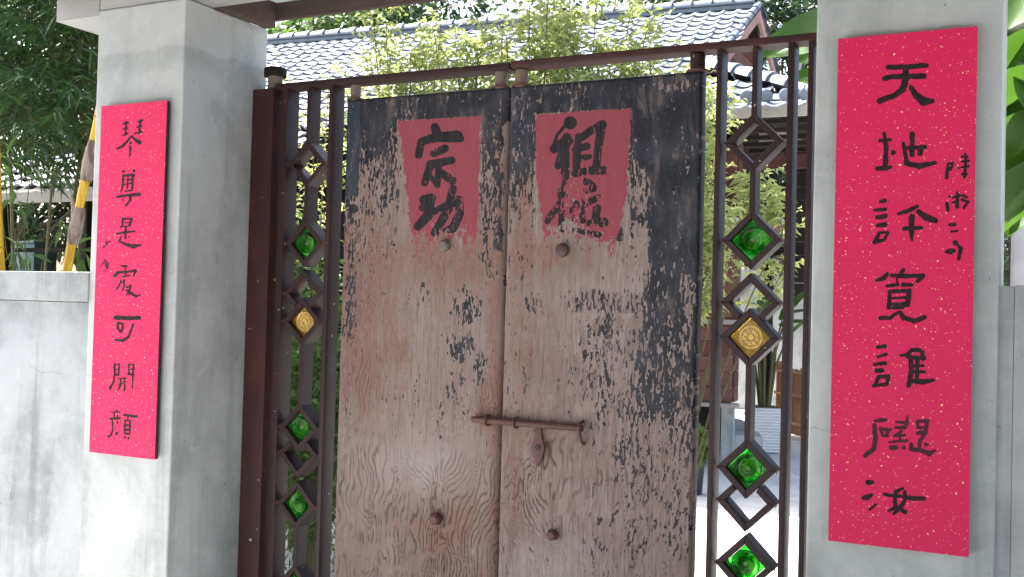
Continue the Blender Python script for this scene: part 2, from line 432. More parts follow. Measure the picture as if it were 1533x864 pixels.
# ------------------------------------------------------------------ calligraphy
def sdf(px, py, strokes):                # distance to brush strokes, all in pixels of one tracing
    d = np.full(px.shape, 1e9)
    for st in strokes:
        if len(st) == 1: st = [st[0], (st[0][0]+.01, *st[0][1:])]
        last = 9
        pts = []
        for q in st:
            if len(q) > 2: last = q[2]
            pts.append((q[0], q[1], last))
        for (x0, y0, r0), (x1, y1, r1) in zip(pts[:-1], pts[1:]):
            dx, dy = x1-x0, y1-y0; L2 = dx*dx+dy*dy+1e-9
            t = np.clip(((px-x0)*dx+(py-y0)*dy)/L2, 0, 1)
            d = np.minimum(d, np.hypot(px-x0-t*dx, py-y0-t*dy)-(r0+(r1-r0)*t))
    return d
K = 6.171; K3 = 6.167
LEFT = [
 (160, 170, K, [[(155,95,8),(195,85,9)],[(150,145,8),(192,135,9)],[(142,205,7),(190,185,10)],[(180,80,9),(172,195,10)],
   [(290,75,8),(330,62,8)],[(280,125,8),(322,118,9)],[(262,185,8),(322,172,9)],[(310,65,9),(300,180,11)],
   [(225,208,6),(190,255,11),(150,300,13),(95,325,10)],[(235,212,8),(265,245,14),(300,268,20)],[(222,272,13)],[(217,310,11),(215,350,8),(213,408,5)]]),
 (160, 170, K, [[(155,535,14)],[(252,530,12)],[(150,575,11),(250,568,12)],[(150,580,9),(148,660,9),(130,725,8)],[(240,580,11),(240,650,11),(232,710,8)],
   [(195,570,7),(190,690,7)],[(150,615,6),(240,605,6)],[(160,655,6),(235,645,6)],[(170,720,6),(215,712,6)],[(95,770,11),(200,755,13),(300,748,16)],
   [(220,750,10),(215,800,11),(178,850,9)],[(150,800,8)]]),
 (140, 320, K3, [[(272,45,9),(268,110,9),(250,128,8)],[(350,45,11),(335,110,9)],[(270,50,9),(355,45,8)],[(272,85,5),(340,82,5)],[(275,118,6),(330,112,6)],
   [(215,185,8),(300,172,9),(378,162,10)],[(300,130,8),(295,225,11)],[(330,215,9)],[(255,215,7),(240,250,9)],[(240,255,8),(300,285,13),(370,300,20),(438,290,8)]]),
 (140, 320, K3, [[(115,240,5),(122,290,6)],[(125,268,4),(150,258,5)],[(100,300,7),(88,318,4)]]),
 (140, 320, K3, [[(105,420,4),(95,450,4),(65,485,3)],[(110,425,4),(140,462,5)],[(100,460,4),(135,470,5)],[(115,450,7),(120,495,7)],[(135,490,6)],[(95,532,4),(130,505,4)]]),
 (140, 320, K3, [[(260,482,10),(305,485,10)],[(292,490,7),(298,580,7)],[(200,575,13),(225,545,12),(300,538,11),(390,525,13)],[(390,530,10),(372,575,7)],[(265,580,6),(335,572,6)],
   [(255,615,8),(240,660,9),(215,700,7)],[(280,615,12),(285,660,8),(268,710,7)],[(250,640,5),(290,630,6)],[(340,655,8),(335,700,9),(305,755,6)],[(300,680,6),(345,675,7)],
   [(305,705,8),(350,735,13),(395,765,14),(430,752,8)],[(325,700,5),(332,760,5)]]),
 (150, 460, K, [[(145,95,21),(250,102,19),(360,98,17)],[(165,145,11),(160,195,11),(190,230,10)],[(205,150,11),(210,190,11),(195,225,10)],[(165,145,9),(205,150,9)],
   [(305,155,8),(285,215,10),(262,275,12),(205,310,14),(145,302,9)]]),
 (150, 460, K, [[(135,525,9),(135,630,9)],[(175,525,8),(170,630,8)],[(135,530,7),(175,530,7)],[(140,575,6),(170,575,6)],[(140,625,9),(172,625,9)],[(130,640,8),(125,690,10),(92,750,13)],
   [(265,530,8),(265,620,9)],[(315,535,8),(300,640,9),(298,745,6)],[(265,530,7),(315,533,7)],[(268,575,6),(310,575,6)],[(268,622,9),(305,625,9)],
   [(165,660,8),(240,655,7)],[(190,660,7),(190,720,8),(160,768,6)],[(225,655,7),(225,770,8)],[(175,715,7),(245,685,6)]]),
 (150, 600, 12.34, [[(200,210,12),(360,210,9)],[(310,180,14),(290,210,10)],[(258,210,14),(262,310,12)],[(320,265,10),(318,300,10)],[(190,330,20),(355,325,24)],
   [(228,375,13),(235,540,16),(205,625,18),(155,668,22)],[(320,405,22)],[(297,503,17)],[(310,590,22),(300,612,22)],[(450,265,24),(580,280,28),(665,290,24)],
   [(515,310,18),(510,350,15)],[(460,370,18),(455,600,18)],[(555,370,18),(545,600,18)],[(460,365,17),(550,365,17)],[(460,455,22),(550,455,22)],[(460,535,22),(550,535,22)],[(460,612,20),(545,612,20)],
   [(430,683,10),(465,670,22)],[(518,680,20),(528,700,18)]]),
]
RIGHT = [
 (1300, 80, 4.55, [[(135,95,17),(270,92,17),(395,82,14)],[(110,172,17),(150,160,16),(380,155,18)],[(255,100,20),(255,180,22),(235,245,22),(180,285,18),(75,325,18)],[(290,232,15),(325,285,21),(375,325,30),(435,325,16)]]),
 (1300, 80, 4.55, [[(108,545,10),(122,640,16),(115,770,16)],[(80,595,12),(150,588,12)],[(60,785,14),(115,782,16),(155,775,9)],[(170,675,17)],[(238,610,10),(250,680,13),(262,745,15)],
   [(260,750,16),(350,768,20),(455,745,12)],[(298,550,16),(298,690,16)],[(255,645,11),(385,638,13)],[(355,640,18),(355,680,18)]]),
 (1290, 280, 3.93, [[(113,85,9),(137,80,11)],[(75,138,8),(140,132,10)],[(92,180,12),(138,172,13)],[(95,228,12),(138,222,12)],[(105,268,7),(155,268,7)],[(150,275,9),(135,310,7),(80,325,10)],[(105,270,8),(75,327,11)],
   [(215,158,8),(265,145,12),(325,115,10)],[(335,145,12),(380,180,20),(435,198,14)],[(295,175,16),(292,250,18),(295,312,7)],[(250,245,10),(350,240,11)]]),
 (1290, 280, 3.93, [[(245,490,12),(228,515,10)],[(150,510,9),(130,535,14),(88,550,7)],[(178,520,10),(265,525,14),(362,520,10)],[(360,522,12),(328,555,11)],[(150,582,8),(215,575,8)],[(245,575,13),(295,575,9)],[(210,545,6),(208,580,6)],
   [(165,620,11),(160,710,13)],[(280,615,13),(270,690,15)],[(165,615,11),(280,610,11)],[(170,655,6),(270,650,6)],[(170,690,7),(260,685,7)],[(185,712,8),(245,708,10)],
   [(215,735,7),(170,770,10),(110,772,9)],[(230,740,12),(245,770,13),(310,788,14),(370,768,12)]]),
 (1280, 500, 4.321, [[(150,85,12),(192,80,13)],[(150,148,7),(200,132,10)],[(125,198,10),(195,188,12)],[(140,238,14),(175,235,13)],[(155,275,9),(215,275,12)],[(215,280,12),(205,325,11)],[(150,285,12),(125,338,8)],[(120,335,9),(205,325,12)],
   [(295,140,7),(330,135,9),(370,105,11),(415,105,13)],[(435,115,13),(438,160,13)],[(340,150,10),(450,158,11)],[(360,150,14),(365,240,15),(348,332,15)],[(405,165,12),(400,290,12)],[(365,205,8),(440,205,9)],[(365,245,8),(450,245,9)],[(360,305,13),(430,310,17),(510,300,9)]]),
 (1280, 500, 4.321, [[(130,562,9),(165,558,13),(205,555,8)],[(125,590,13),(132,680,15),(120,745,15),(65,788,13)],[(165,615,8),(225,620,10)],[(215,625,12),(205,660,9)],[(165,615,9),(180,655,11),(210,660,9)],
   [(265,570,7),(320,575,8)],[(340,535,8),(335,580,12),(318,605,8)],[(262,605,8),(325,605,10)],[(300,630,7),(255,660,7)],[(255,660,8),(320,655,9)],[(295,640,7),(290,690,7)],[(225,700,7),(335,690,9)],[(235,735,14),(268,735,14)],[(315,735,14)],
   [(405,565,10),(470,565,10)],[(465,570,11),(455,640,12),(420,690,11),(415,735,8)],[(405,570,11),(410,610,9)],[(405,610,9),(460,605,8)],[(405,640,12),(450,635,12)],[(460,715,13)],[(362,715,11),(368,745,13)],[(360,745,13),(430,755,11),(480,772,18),(515,755,7)]]),
 (1270, 690, 7.05, [[(205,228,24),(250,228,24)],[(160,390,20),(200,385,28),(245,360,14)],[(285,465,13),(225,515,11)],[(380,350,14),(450,365,17),(560,375,17),(680,395,26),(800,400,18)],
   [(575,290,14),(500,330,20),(492,420,20),(500,490,22),(430,525,12)],[(595,330,18),(605,400,18),(560,480,22),(480,560,12)],[(520,490,16),(600,540,18)]]),
 (1400, 220, 4.55, [[(88,115,7),(78,208,12)],[(90,115,8),(120,112,8),(105,155,7)],[(158,145,8)],[(205,45,6),(210,90,8),(200,203,11)],[(182,68,6),(222,68,6)],[(180,100,6),(230,95,6)],[(178,140,6),(225,130,7)],[(180,185,7),(215,185,7)]]),
 (1400, 220, 4.55, [[(97,338,8)],[(80,385,11),(90,432,10)],[(120,345,7),(165,330,8)],[(150,310,6),(150,408,12)],[(118,380,7),(130,375,7)],[(190,330,8),(215,345,8)],[(185,360,8),(225,375,9),(195,415,7)]]),
 (1400, 220, 4.55, [[(98,532,9),(135,530,11)],[(110,577,8),(150,572,8)]]),
 (1400, 220, 4.55, [[(138,655,18)],[(150,665,8),(175,690,13),(160,762,10)],[(75,715,11),(105,695,7),(130,708,9),(105,725,9),(78,716,9)]]),
]
def brush_mesh(spec, Y, org, n=0):
    ox, oy, k, st = spec
    allp = np.array([(q[0]/k+ox, q[1]/k+oy) for s in st for q in s]); rm = 34/k
    c = [at(a, b, Y) for a in (allp[:, 0].min()-rm, allp[:, 0].max()+rm) for b in (allp[:, 1].min()-rm, allp[:, 1].max()+rm)]
    x0, x1 = min(v.x for v in c), max(v.x for v in c); z0, z1 = min(v.z for v in c), max(v.z for v in c)
    cell = .0010
    nx, nz = int((x1-x0)/cell)+2, int((z1-z0)/cell)+2
    X, Z = np.meshgrid(x0+np.arange(nx)*cell, z0+np.arange(nz)*cell)
    # project the board points back to the tracing
    d = np.stack([X, np.full_like(X, Y), Z-CZ], -1)
    dep = d @ np.array(fwd); px = W/2+FPX*(d @ np.array(CR))/dep; py = H/2-FPX*(d @ np.array(CU))/dep
    D = sdf((px-ox)*k, (py-oy)*k, st)/k-(.45 if ox > 1000 else .1)
    D += (fbm(X*260, Z*260, 3, n+5)-.5)*1.3 + (fbm(X*700, Z*120, 2, n+9)-.5)*.8 + (fbm(X*60, Z*60, 2, n+15)-.5)*1.2
    mm = D*0.0019*1.2                    # about metres
    gz, gx = np.gradient(mm, cell); gl = np.hypot(gx, gz)+1e-6
    inside = D < 0
    cellon = inside[:-1, :-1] | inside[1:, :-1] | inside[:-1, 1:] | inside[1:, 1:]
    mv = np.where(inside, 0, np.minimum(mm, cell*.95))
    Xs = X-gx/gl*mv; Zs = Z-gz/gl*mv
    idx = np.arange(nx*nz).reshape(nz, nx)
    F = np.stack([idx[:-1, :-1], idx[:-1, 1:], idx[1:, 1:], idx[1:, :-1]], -1)[cellon]
    used, inv = np.unique(F, return_inverse=True)
    V = np.stack([Xs.ravel()[used]-org[0], np.full(len(used), -.0006), Zs.ravel()[used]-org[2]], -1)
    return V, inv.reshape(F.shape)
def couplet(corners, chars, label, thin):
    Y = 2.90
    P = [at(a, b, Y) for a, b in corners]    # tl tr bl br
    x0 = (P[0].x+P[2].x)/2; x1 = (P[1].x+P[3].x)/2; z1 = (P[0].z+P[1].z)/2; z0 = (P[2].z+P[3].z)/2
    org = ((x0+x1)/2, Y, (z0+z1)/2)
    t = thing('couplet_board', label, 'wall sign', org)
    w2, h2 = (x1-x0)/2, (z1-z0)/2
    MB().box(-w2, w2, .0022, .018, -h2, h2).build('board_core', M_EDGE, t, True, .001)
    MB().box(-w2-.001, w2+.001, 0, .002, -h2-.001, h2+.001).build('red_face', M_RED, t)
    for sx in (-w2*.7, w2*.7):
        for sz in (-h2*.8, h2*.8):
            MB().box(sx-.012, sx+.012, .0182, .0295, sz-.012, sz+.012).build('spacer', M_EDGE, t)
    for i, s in enumerate(chars):
        V, F = brush_mesh(s, Y, org, i)
        o = link('brush_character', np_mesh('brush_character', V, F, M_INK2 if i in thin else M_INK), t)
couplet([(152.8, 159.4), (249, 150.7), (133, 675.4), (231.9, 688.8)], LEFT,
        'shorter red gold-flecked board with a column of black characters on the left pillar', ())
couplet([(1255.7, 57.8), (1463.8, 40.7), (1240, 809.4), (1449, 833)], RIGHT,
        'tall wide red gold-flecked board with black calligraphy on the right pillar', (5,))

# ------------------------------------------------------------------ wooden door panels
YD = 3.352
DX0, DXS, DX1 = at(510.5, 430, YD).x, at(754.5, 430, YD).x, at(1044, 430, YD).x
DZ1 = 2.322; DZB = .10
DOOR_L = [
 (590, 170, 3.929, [[(240,80,19),(255,125,24)],[(145,245,17),(160,165,17),(250,140,23),(370,135,30),(392,148,16)],[(235,235,17),(300,205,17)],[(215,300,20),(340,275,16)],[(215,300,18),(180,408,16)],
   [(265,290,16),(255,422,12)],[(250,415,12),(215,370,8)],[(285,355,17),(342,393,20)],
   [(180,510,26),(220,500,24)],[(165,555,14),(240,575,16)],[(215,510,21),(200,600,24),(140,665,19)],[(345,440,17),(320,560,21),(240,702,18)],[(265,560,13),(380,510,22),(388,590,18),(345,675,23),(300,690,10)]])]
DOOR_R = [
 (790, 160, 3.756, [[(240,90,32)],[(215,100,4),(165,160,4),(150,220,8)],[(150,235,22),(225,190,26)],[(220,175,22),(200,260,23),(170,330,16)],[(215,260,16),(210,392,20)],
   [(285,165,13),(275,280,18),(275,372,18)],[(300,175,16),(360,130,17),(420,100,20)],[(415,110,20),(395,250,18),(385,350,17)],[(270,240,16),(335,222,16)],[(290,290,13),(345,280,12)],[(265,375,15),(340,360,18),(428,358,20)]]),
 (790, 160, 3.756, [[(200,440,18),(190,500,18)],[(210,510,17),(110,640,14)],[(190,550,13),(190,690,13)],[(330,420,18),(375,450,14)],[(330,470,14),(372,460,14)],[(250,580,16),(400,510,13)],[(390,570,18),(380,640,18)],[(425,650,25)],
   [(300,530,9),(310,640,13)],[(350,655,16)],[(270,540,10),(262,640,10)],[(250,690,8),(400,720,12)]])]

def door_mat():
    t = NT('weathered_door_wood'); c = t.co('Object')
    g = t.attr('groove'); paint = t.attr('paint'); red = t.attr('red'); ink = t.attr('ink'); warm = t.attr('warm'); blue = t.attr('blue'); pale = t.attr('pale')
    fine = t.noise(t.co('Object', (330, 330, 60)), 1, 4, .65, .5); f2 = t.noise(t.co('Object', (90, 90, 9)), 1, 5, .6, .6)
    blot = t.noise(c, 7, 5, .6)
    grey = t.mix(t.sm(.3, .7, f2), (.205, .148, .132), (.33, .265, .24))
    warmc = t.mix(t.sm(.3, .7, fine), (.195, .10, .082), (.285, .175, .148))
    base = t.mix(t.sm(.25, .8, t.math('ADD', warm, t.math('ADD', t.math('MULTIPLY', t.math('SUBTRACT', f2, .5), 1.5), t.math('MULTIPLY', t.math('SUBTRACT', blot, .5), .8)))), grey, warmc)
    base = t.mix(t.math('MULTIPLY', t.sm(.52, .75, blot), .35), base, (.22, .16, .15))
    base = t.mix(t.math('MULTIPLY', t.sm(.58, .7, t.noise(t.co('Object', (40, 40, 5)), 1, 4, .7, 1.0)), .3), base, (.44, .40, .39))
    vein = t.sm(.60, .72, t.noise(t.co('Object', (210, 210, 5)), 1, 3, .6, .25))
    base = t.mix(t.math('MULTIPLY', vein, .65), base, (.095, .045, .034))
    base = t.mix(t.math('MULTIPLY', g, .88), base, (.075, .03, .02))
    nz = t.math('MULTIPLY', t.math('SUBTRACT', fine, .5), .30)
    base = t.mix(t.math('MULTIPLY', pale, .8), base, (.50, .47, .45))
    rm = t.sm(-.05, .06, t.math('ADD', red, nz))
    rm = t.math('MULTIPLY', rm, t.math('SUBTRACT', 1.0, t.math('MULTIPLY', t.sm(.60, .75, t.noise(t.co('Object', (150, 150, 30)), 1, 4, .7)), .55)))
    col = t.mix(rm, base, t.mix(f2, (.255, .042, .066), (.31, .078, .102)))
    pm = t.sm(-.05, .07, t.math('ADD', paint, nz))
    thin = t.sm(.50, .72, t.noise(t.co('Object', (24, 24, 7)), 1, 6, .7, .5))
    pm = t.math('MULTIPLY', pm, t.math('SUBTRACT', 1.0, t.math('MULTIPLY', thin, .42)))
    blk = t.mix(t.sm(.35, .7, blot), (.012, .0135, .020), (.034, .038, .052))
    blk = t.mix(t.math('MULTIPLY', blue, .8), blk, (.030, .040, .062))
    dust = t.sm(.62, .74, t.noise(c, 55, 4, .7))
    blk = t.mix(t.math('MULTIPLY', dust, .45), blk, (.17, .15, .145))
    blk = t.mix(t.math('MULTIPLY', t.sm(.45, .75, t.noise(t.co('Object', (30, 30, 9)), 1, 5, .7)), .22), blk, (.16, .14, .135))
    col = t.mix(pm, col, blk)
    im = t.sm(-.05, .05, t.math('ADD', ink, t.math('MULTIPLY', nz, .5)))
    col = t.mix(im, col, t.mix(t.sm(.3, .7, f2), (.014, .013, .016), (.036, .030, .034)))
    ro = t.math('SUBTRACT', .85, t.math('MULTIPLY', pm, .35))
    hh = t.math('ADD', t.math('MULTIPLY', fine, .6), t.math('MULTIPLY', pm, .5))
    t.bump(hh, .0016, .8)
    return t.fin(col, ro, .3)
M_DOOR = door_mat()

def gauss(px, py, cx, cy, sx, sy): return np.exp(-((px-cx)/sx)**2-((py-cy)/sy)**2)
def band(px, py, x0, x1, y0, y1, s=12, sy=None):
    sy = sy or s
    return sstep(x0-s, x0+s, px)*(1-sstep(x1-s, x1+s, px))*sstep(y0-sy, y0+sy, py)*(1-sstep(y1-sy, y1+sy, py))
def keyed(v, keys):
    k = np.array(keys); return np.interp(v, k[:, 0], k[:, 1])

def door_panel(side, parent, org):
    x0, x1 = (DX0, DXS-.0035) if side == 'L' else (DXS+.0035, DX1)
    st = .0030
    nx = int((x1-x0)/st)+1
    zs = np.concatenate([np.arange(DZB, .40, .05), np.arange(.40, DZ1, st), [DZ1]])
    xs = np.linspace(x0, x1, nx)
    X, Z = np.meshgrid(xs, zs)
    d = np.stack([X, np.full_like(X, YD), Z-CZ], -1)
    dep = d @ np.array(fwd); px = W/2+FPX*(d @ np.array(CR))/dep; py = H/2-FPX*(d @ np.array(CU))/dep
    so = 0 if side == 'L' else 50
    # ---- grain flow: weathered growth rings swirl round the knots of the lower half
    wamp = sstep(1.9, .7, Z)
    wx = (fbm(X*1.6, Z*2.0, 2, 31+so)-.5)*.34*wamp + (fbm(X*5, Z*3.5, 3, 37+so)-.5)*.045 - .22*(Z-1.1)*wamp*(side == 'L')*sstep(620, 720, px)
    knots = [(655, 775), (600, 690), (720, 640), (560, 820)] if side == 'L' else [(829, 800), (805, 665), (775, 720), (900, 840)]
    for i, (kx, ky) in enumerate(knots):
        q = at(kx, ky, YD); rx, rz = X-q.x, Z-q.z
        wx = wx + np.sign(rx+1e-6)*.05*np.exp(-(rx/.12)**2-(rz/.16)**2)*(1-np.exp(-(rx/.02)**2)) + .02*np.sin(rz*9+i)*np.exp(-(rx/.16)**2-(rz/.2)**2)
    cc = X+wx
    ph = cc/.0172+(fbm(X*24, Z*7, 3, 43+so)-.5)*2.6+(fbm(X*8+Z*3, Z*6, 2, 44+so)-.5)*5.0
    ridge = np.abs((ph % 1)-.5)*2                        # 0 in the groove
    groove = np.clip(1-ridge/(.22+.3*fbm(X*30, Z*18, 2, 47+so)), 0, 1)
    cut = fbm(X*10+Z*3, Z*17-X*9, 3, 51+so)                       # grooves break up into short strokes
    if side == 'L':
        reg = 1.1*sstep(640, 730, py)*(.5+.6*gauss(px, py, 660, 800, 110, 110)) + .6*gauss(px, py, 545, 560, 30, 130)+.75*gauss(px, py, 700, 720, 40, 70)+.7*gauss(px, py, 735, 600, 26, 28)+.5*gauss(px, py, 550, 700, 40, 60)
    else:
        reg = .85*sstep(590, 690, py)*(.15+.85*gauss(px, py, 790, 760, 60, 150))+.5*gauss(px, py, 800, 690, 50, 60)+.35*gauss(px, py, 930, 760, 60, 110)
    reg = np.clip(reg+.10, 0, 1)*sstep(.30, .62, fbm(X*6, Z*5, 3, 61+so)+.14)
    groove = groove*reg*sstep(.36, .56, cut+.10*reg)
    micro = np.clip(1-np.abs((cc/.006+fbm(X*20, Z*3, 2, 71+so)*2) % 1-.5)*2/.4, 0, 1)*sstep(.45, .7, fbm(X*12, Z*3, 3, 77+so))
    # ---- worn paint
    big = sstep(.45, .75, fbm(X*7, Z*4, 2, 91+so))[...]
    c2 = X+.35*wx-.10*(Z-1.2)*(side == 'R')*sstep(1.6, 1.2, Z)
    fl = (fbm(c2*75, Z*24+X*9, 4, 81+so, .66)*big+fbm(c2*165, Z*40+X*9, 4, 83+so, .62)*(1-big))*.66+fbm(c2*300, Z*110, 2, 87+so)*.26+fbm(X*9, Z*5, 3, 89+so)*.20
    U = rank(fl)
    if side == 'L':
        top = at(520, 145, YD).z
        cov = .935*band(px, py, 400, 800, 60, 183, 4, 6)
        lc = keyed(py, [(150, .97), (190, .93), (225, .72), (270, .55), (320, .36), (360, .22), (420, .06), (900, .01)])
        cov = np.maximum(cov, lc*band(px, py, 500, 596, 100, 470, 7, 20))
        cov = np.maximum(cov, keyed(py, [(290, .72), (380, .55), (470, .45), (520, .12), (900, .02)])*gauss(px, py*0, 529-(py-300)*.03, 0, 8, 1))
        rc = keyed(py, [(150, .97), (200, .88), (260, .66), (330, .42), (400, .16), (470, .05), (900, .01)])
        cov = np.maximum(cov, rc*band(px, py, 718, 752, 100, 900, 5))
        cov = np.maximum(cov, .62*gauss(px, py, 697, 460, 17, 24)); cov = np.maximum(cov, .62*gauss(px, py, 690, 520, 26, 22))
        cov = np.maximum(cov, .5*gauss(px, py, 718, 555, 9, 26)); cov = np.maximum(cov, .15*gauss(px, py, 640, 600, 80, 50))
        cov = np.maximum(cov, .25*gauss(px, py, 625, 445, 26, 20)); cov = np.maximum(cov, .012)
        blue = ((px < 540-(py-150)*.032) & (py < 294)).astype(float)
        cov = np.where(blue > 0, .985, cov)
        topline = sstep(top-.006, top-.014, Z)
        L, Rr = keyed(py, [(175, 594), (240, 603), (375, 617)]), keyed(py, [(173, 720), (372, 715)])
        T = 182-(px-594)*.072; B = 366-20*gauss(px, py, 668, 372, 22, 60)
        rcov = 1.04*sstep(L-2.5, L+4, px)*(1-sstep(Rr-4, Rr+2.5, px))*sstep(T-2, T+2, py)*(1-sstep(B-42, B+16, py)*.8)
        rcov = np.where((py > B+22) | (rcov < .02), -.3, rcov)
        ink = -np.minimum.reduce([sdf((px-o_)*k_, (py-p_)*k_, s_)/k_ for o_, p_, k_, s_ in DOOR_L])/3.5+.42
        ink = np.where((U > .985-.1*sstep(335, 362, py)), -1, ink)
        pale = (cov < .2)*gauss(px, py, 640, 700, 90, 50)*.4
        warm = .30+.5*gauss(px, py, 545, 480, 34, 130)+.45*gauss(px, py, 740, 520, 14, 300)+.5*gauss(px, py, 640, 390, 80, 45)+.35*gauss(px, py, 690, 740, 40, 60)+.5*gauss(px, py, 740, 620, 28, 30)+.4*gauss(px, py, 600, 525, 12, 30)+.3*gauss(px, py, 630, 800, 90, 40)
    else:
        top = at(900, 115, YD).z
        cov = .935*band(px, py, 740, 1100, 60, 172, 4, 6)
        lc = keyed(py, [(130, .97), (200, .85), (240, .6), (290, .4), (360, .24), (450, .15), (560, .05), (900, .015)])
        cov = np.maximum(cov, lc*band(px, py, 700, 803, 100, 900, 6))
        xr = keyed(py, [(100, 945), (170, 946), (240, 944), (275, 975), (330, 972), (390, 968), (440, 965), (500, 962), (560, 975), (640, 985), (700, 985), (864, 990)])
        core = keyed(py, [(100, .93), (440, .94), (500, .89), (540, .76), (590, .64), (640, .46), (700, .38), (760, .24), (864, .14)])
        cov = np.maximum(cov, core*sstep(xr-12, xr+10, px))
        cov = np.maximum(cov, keyed(py, [(160, .85), (260, .55), (300, .2), (400, .1)])*band(px, py, 940, 975, 160, 330, 5))
        cov = np.maximum(cov, .52*band(px, py, 850, 970, 436, 470, 16, 9)); cov = np.maximum(cov, .58*gauss(px, py, 910, 485, 30, 22))
        cov = np.maximum(cov, .5*gauss(px, py, 800, 455, 16, 22))
        cov = np.maximum(cov, .60*band(px, py, 935, 990, 470, 640, 20, 30)); cov = np.maximum(cov, .45*gauss(px, py, 960, 690, 36, 60))
        cov = np.maximum(cov, .24*gauss(px, py, 905, 560, 50, 90)); cov = np.maximum(cov, .16*gauss(px, py, 950, 790, 45, 60)); cov = np.maximum(cov, .42*gauss(px, py, 1016, 760, 10, 70))
        cov = np.maximum(cov, .09*sstep(850, 900, px)); cov = np.maximum(cov, .015)
        grey_gap = .9*gauss(px, py, 1022, 520, 16, 14)
        cov = np.clip(cov-.45*gauss(px, py, 1030, 470, 8, 60)-grey_gap*.4-.35*gauss(px, py, 1000, 130, 50, 8), 0, 1)
        blue = band(px, py, 700, 800, 140, 240, 8)*.5
        topline = sstep(top-.004, top-.010, Z)
        L, Rr = keyed(py, [(168, 801), (250, 802), (358, 813)]), keyed(py, [(162, 946), (270, 940), (330, 932), (358, 922)])
        T = 171-(px-801)*.06; B = 366-36*gauss(px, py, 850, 360, 32, 90)
        rcov = 1.04*sstep(L-2.5, L+4, px)*(1-sstep(Rr-4, Rr+2.5, px))*sstep(T-2, T+2, py)*(1-sstep(B-22, B+12, py)*.8)
        rcov = rcov*(1-.14*gauss(px, py, 862, 300, 24, 45))
        rcov = np.where((py > B+22) | (rcov < .02), -.3, rcov)
        i1 = -sdf((px-790)*3.756, (py-160)*3.756, DOOR_R[0][3])/3.756/3.5+.40
        i2 = -sdf((px-790)*3.756, (py-160)*3.756, DOOR_R[1][3])/3.756/3.5+.40
        st2 = rank(fbm(X*170, Z*50, 4, 99)); wear = .10+.30*gauss(px, py, 862, 300, 22, 50)+.06*gauss(px, py, 850, 255, 30, 20)
        i2 = np.where(st2 < wear, -1, i2); i1 = np.where(st2 < .10*sstep(230, 260, py)+.012, -1, i1)
        ink = np.maximum(i1, i2)
        pale = (cov < .3)*gauss(px, py, 950, 470, 60, 60)*.3+.4*gauss(px, py, 830, 850, 60, 40)
        warm = .12+.6*gauss(px, py, 785, 330, 14, 120)+.5*gauss(px, py, 830, 385, 80, 30)+.35*gauss(px, py, 800, 560, 60, 130)+.4*gauss(px, py, 770, 740, 14, 100)+.35*gauss(px, py, 850, 660, 50, 30)
    warm = np.clip(warm+.05, 0, 1)*(.42+1.1*fbm(c2*34, Z*3.5, 4, 111+so))
    paint = (cov-U)*2.2; redm = (rcov-rank(fbm(X*110, Z*60, 4, 93+so)*.6+fbm(X*260, Z*110, 2, 95+so)*.4))*1.1
    paint = np.where((rcov > .25) & (redm > -.2) & (blue < .5), np.minimum(paint, -.3), paint)
    paint = np.where(topline < .5, np.where(U < .5, paint, -.4), paint)
    ink = np.clip(np.where(redm < -.35, -.6, ink), -1, 1)
    g = np.clip(groove+.25*micro*(paint < 0), 0, 1)*np.where((paint > .1) | (ink > 0), .12, 1)
    h = -.0036*groove-.0006*micro+.0022*(fbm(X*3, Z*2, 3, 98+so)-.5)+np.where(paint > 0, .0005, 0)+.0012*(fbm(cc*60, Z*5, 3, 45+so)-.5)*(paint < 0)
    # soft worn edges, and the split line of the repaired stile of the left leaf
    e = np.minimum(np.minimum(X-x0, x1-X), DZ1-Z); h = h-.010*np.clip(1-e/.012, 0, 1)**2
    if side == 'L':
        ln = px-(540-(py-150)*.032); h = h-.003*np.exp(-(ln/.9)**2)*(py < 480)
        dd = x1-X; h = h-.016*np.clip(1-dd/.030, 0, 1)**1.6
    wav = .0035*(fbm(Z*2.2, Z*0+3.3, 3, 15+so)-.5)*2
    Xg = X+np.where(X < x0+.02, wav, 0)*(side == 'R')*0+np.where(np.abs(X-(x0 if side == 'L' else x1)) < .02, wav, 0)
    Y = -h
    V = np.stack([Xg-org[0], Y+YD-org[1], Z-org[2]], -1).reshape(-1, 3)
    nz = len(zs); idx = np.arange(nx*nz).reshape(nz, nx)
    F = np.stack([idx[:-1, :-1], idx[:-1, 1:], idx[1:, 1:], idx[1:, :-1]], -1).reshape(-1, 4)
    # back and edges
    TH = .052; k = len(V)
    ring = np.concatenate([idx[0, :], idx[1:, -1], idx[-1, -2::-1], idx[-2:0:-1, 0]])
    Vb = V[ring].copy(); Vb[:, 1] = YD+TH-org[1]
    V = np.concatenate([V, Vb]); n = len(ring); a = np.arange(n); b = (a+1) % n
    F = np.concatenate([F, np.stack([ring[a], k+a, k+b, ring[b]], -1)])
    at_ = {}
    for nm, arr in (('groove', g), ('paint', paint), ('red', redm), ('ink', ink), ('warm', warm+0*X), ('blue', blue+0*X), ('pale', pale+0*X)):
        f_ = arr.ravel(); at_[nm] = np.concatenate([f_, f_[ring]])
    o = link('door_panel', np_mesh('door_panel', V, F, M_DOOR, at_, True), parent)
    o.data.set_sharp_from_angle(angle=R(55))
    MB().box(x0+.004-org[0], x1-.004-org[0], YD+TH-.004-org[1], YD+TH+.001-org[1], DZB+.004-org[2], DZ1-.006-org[2]).build('door_back', M_BROWN, parent)
    return o

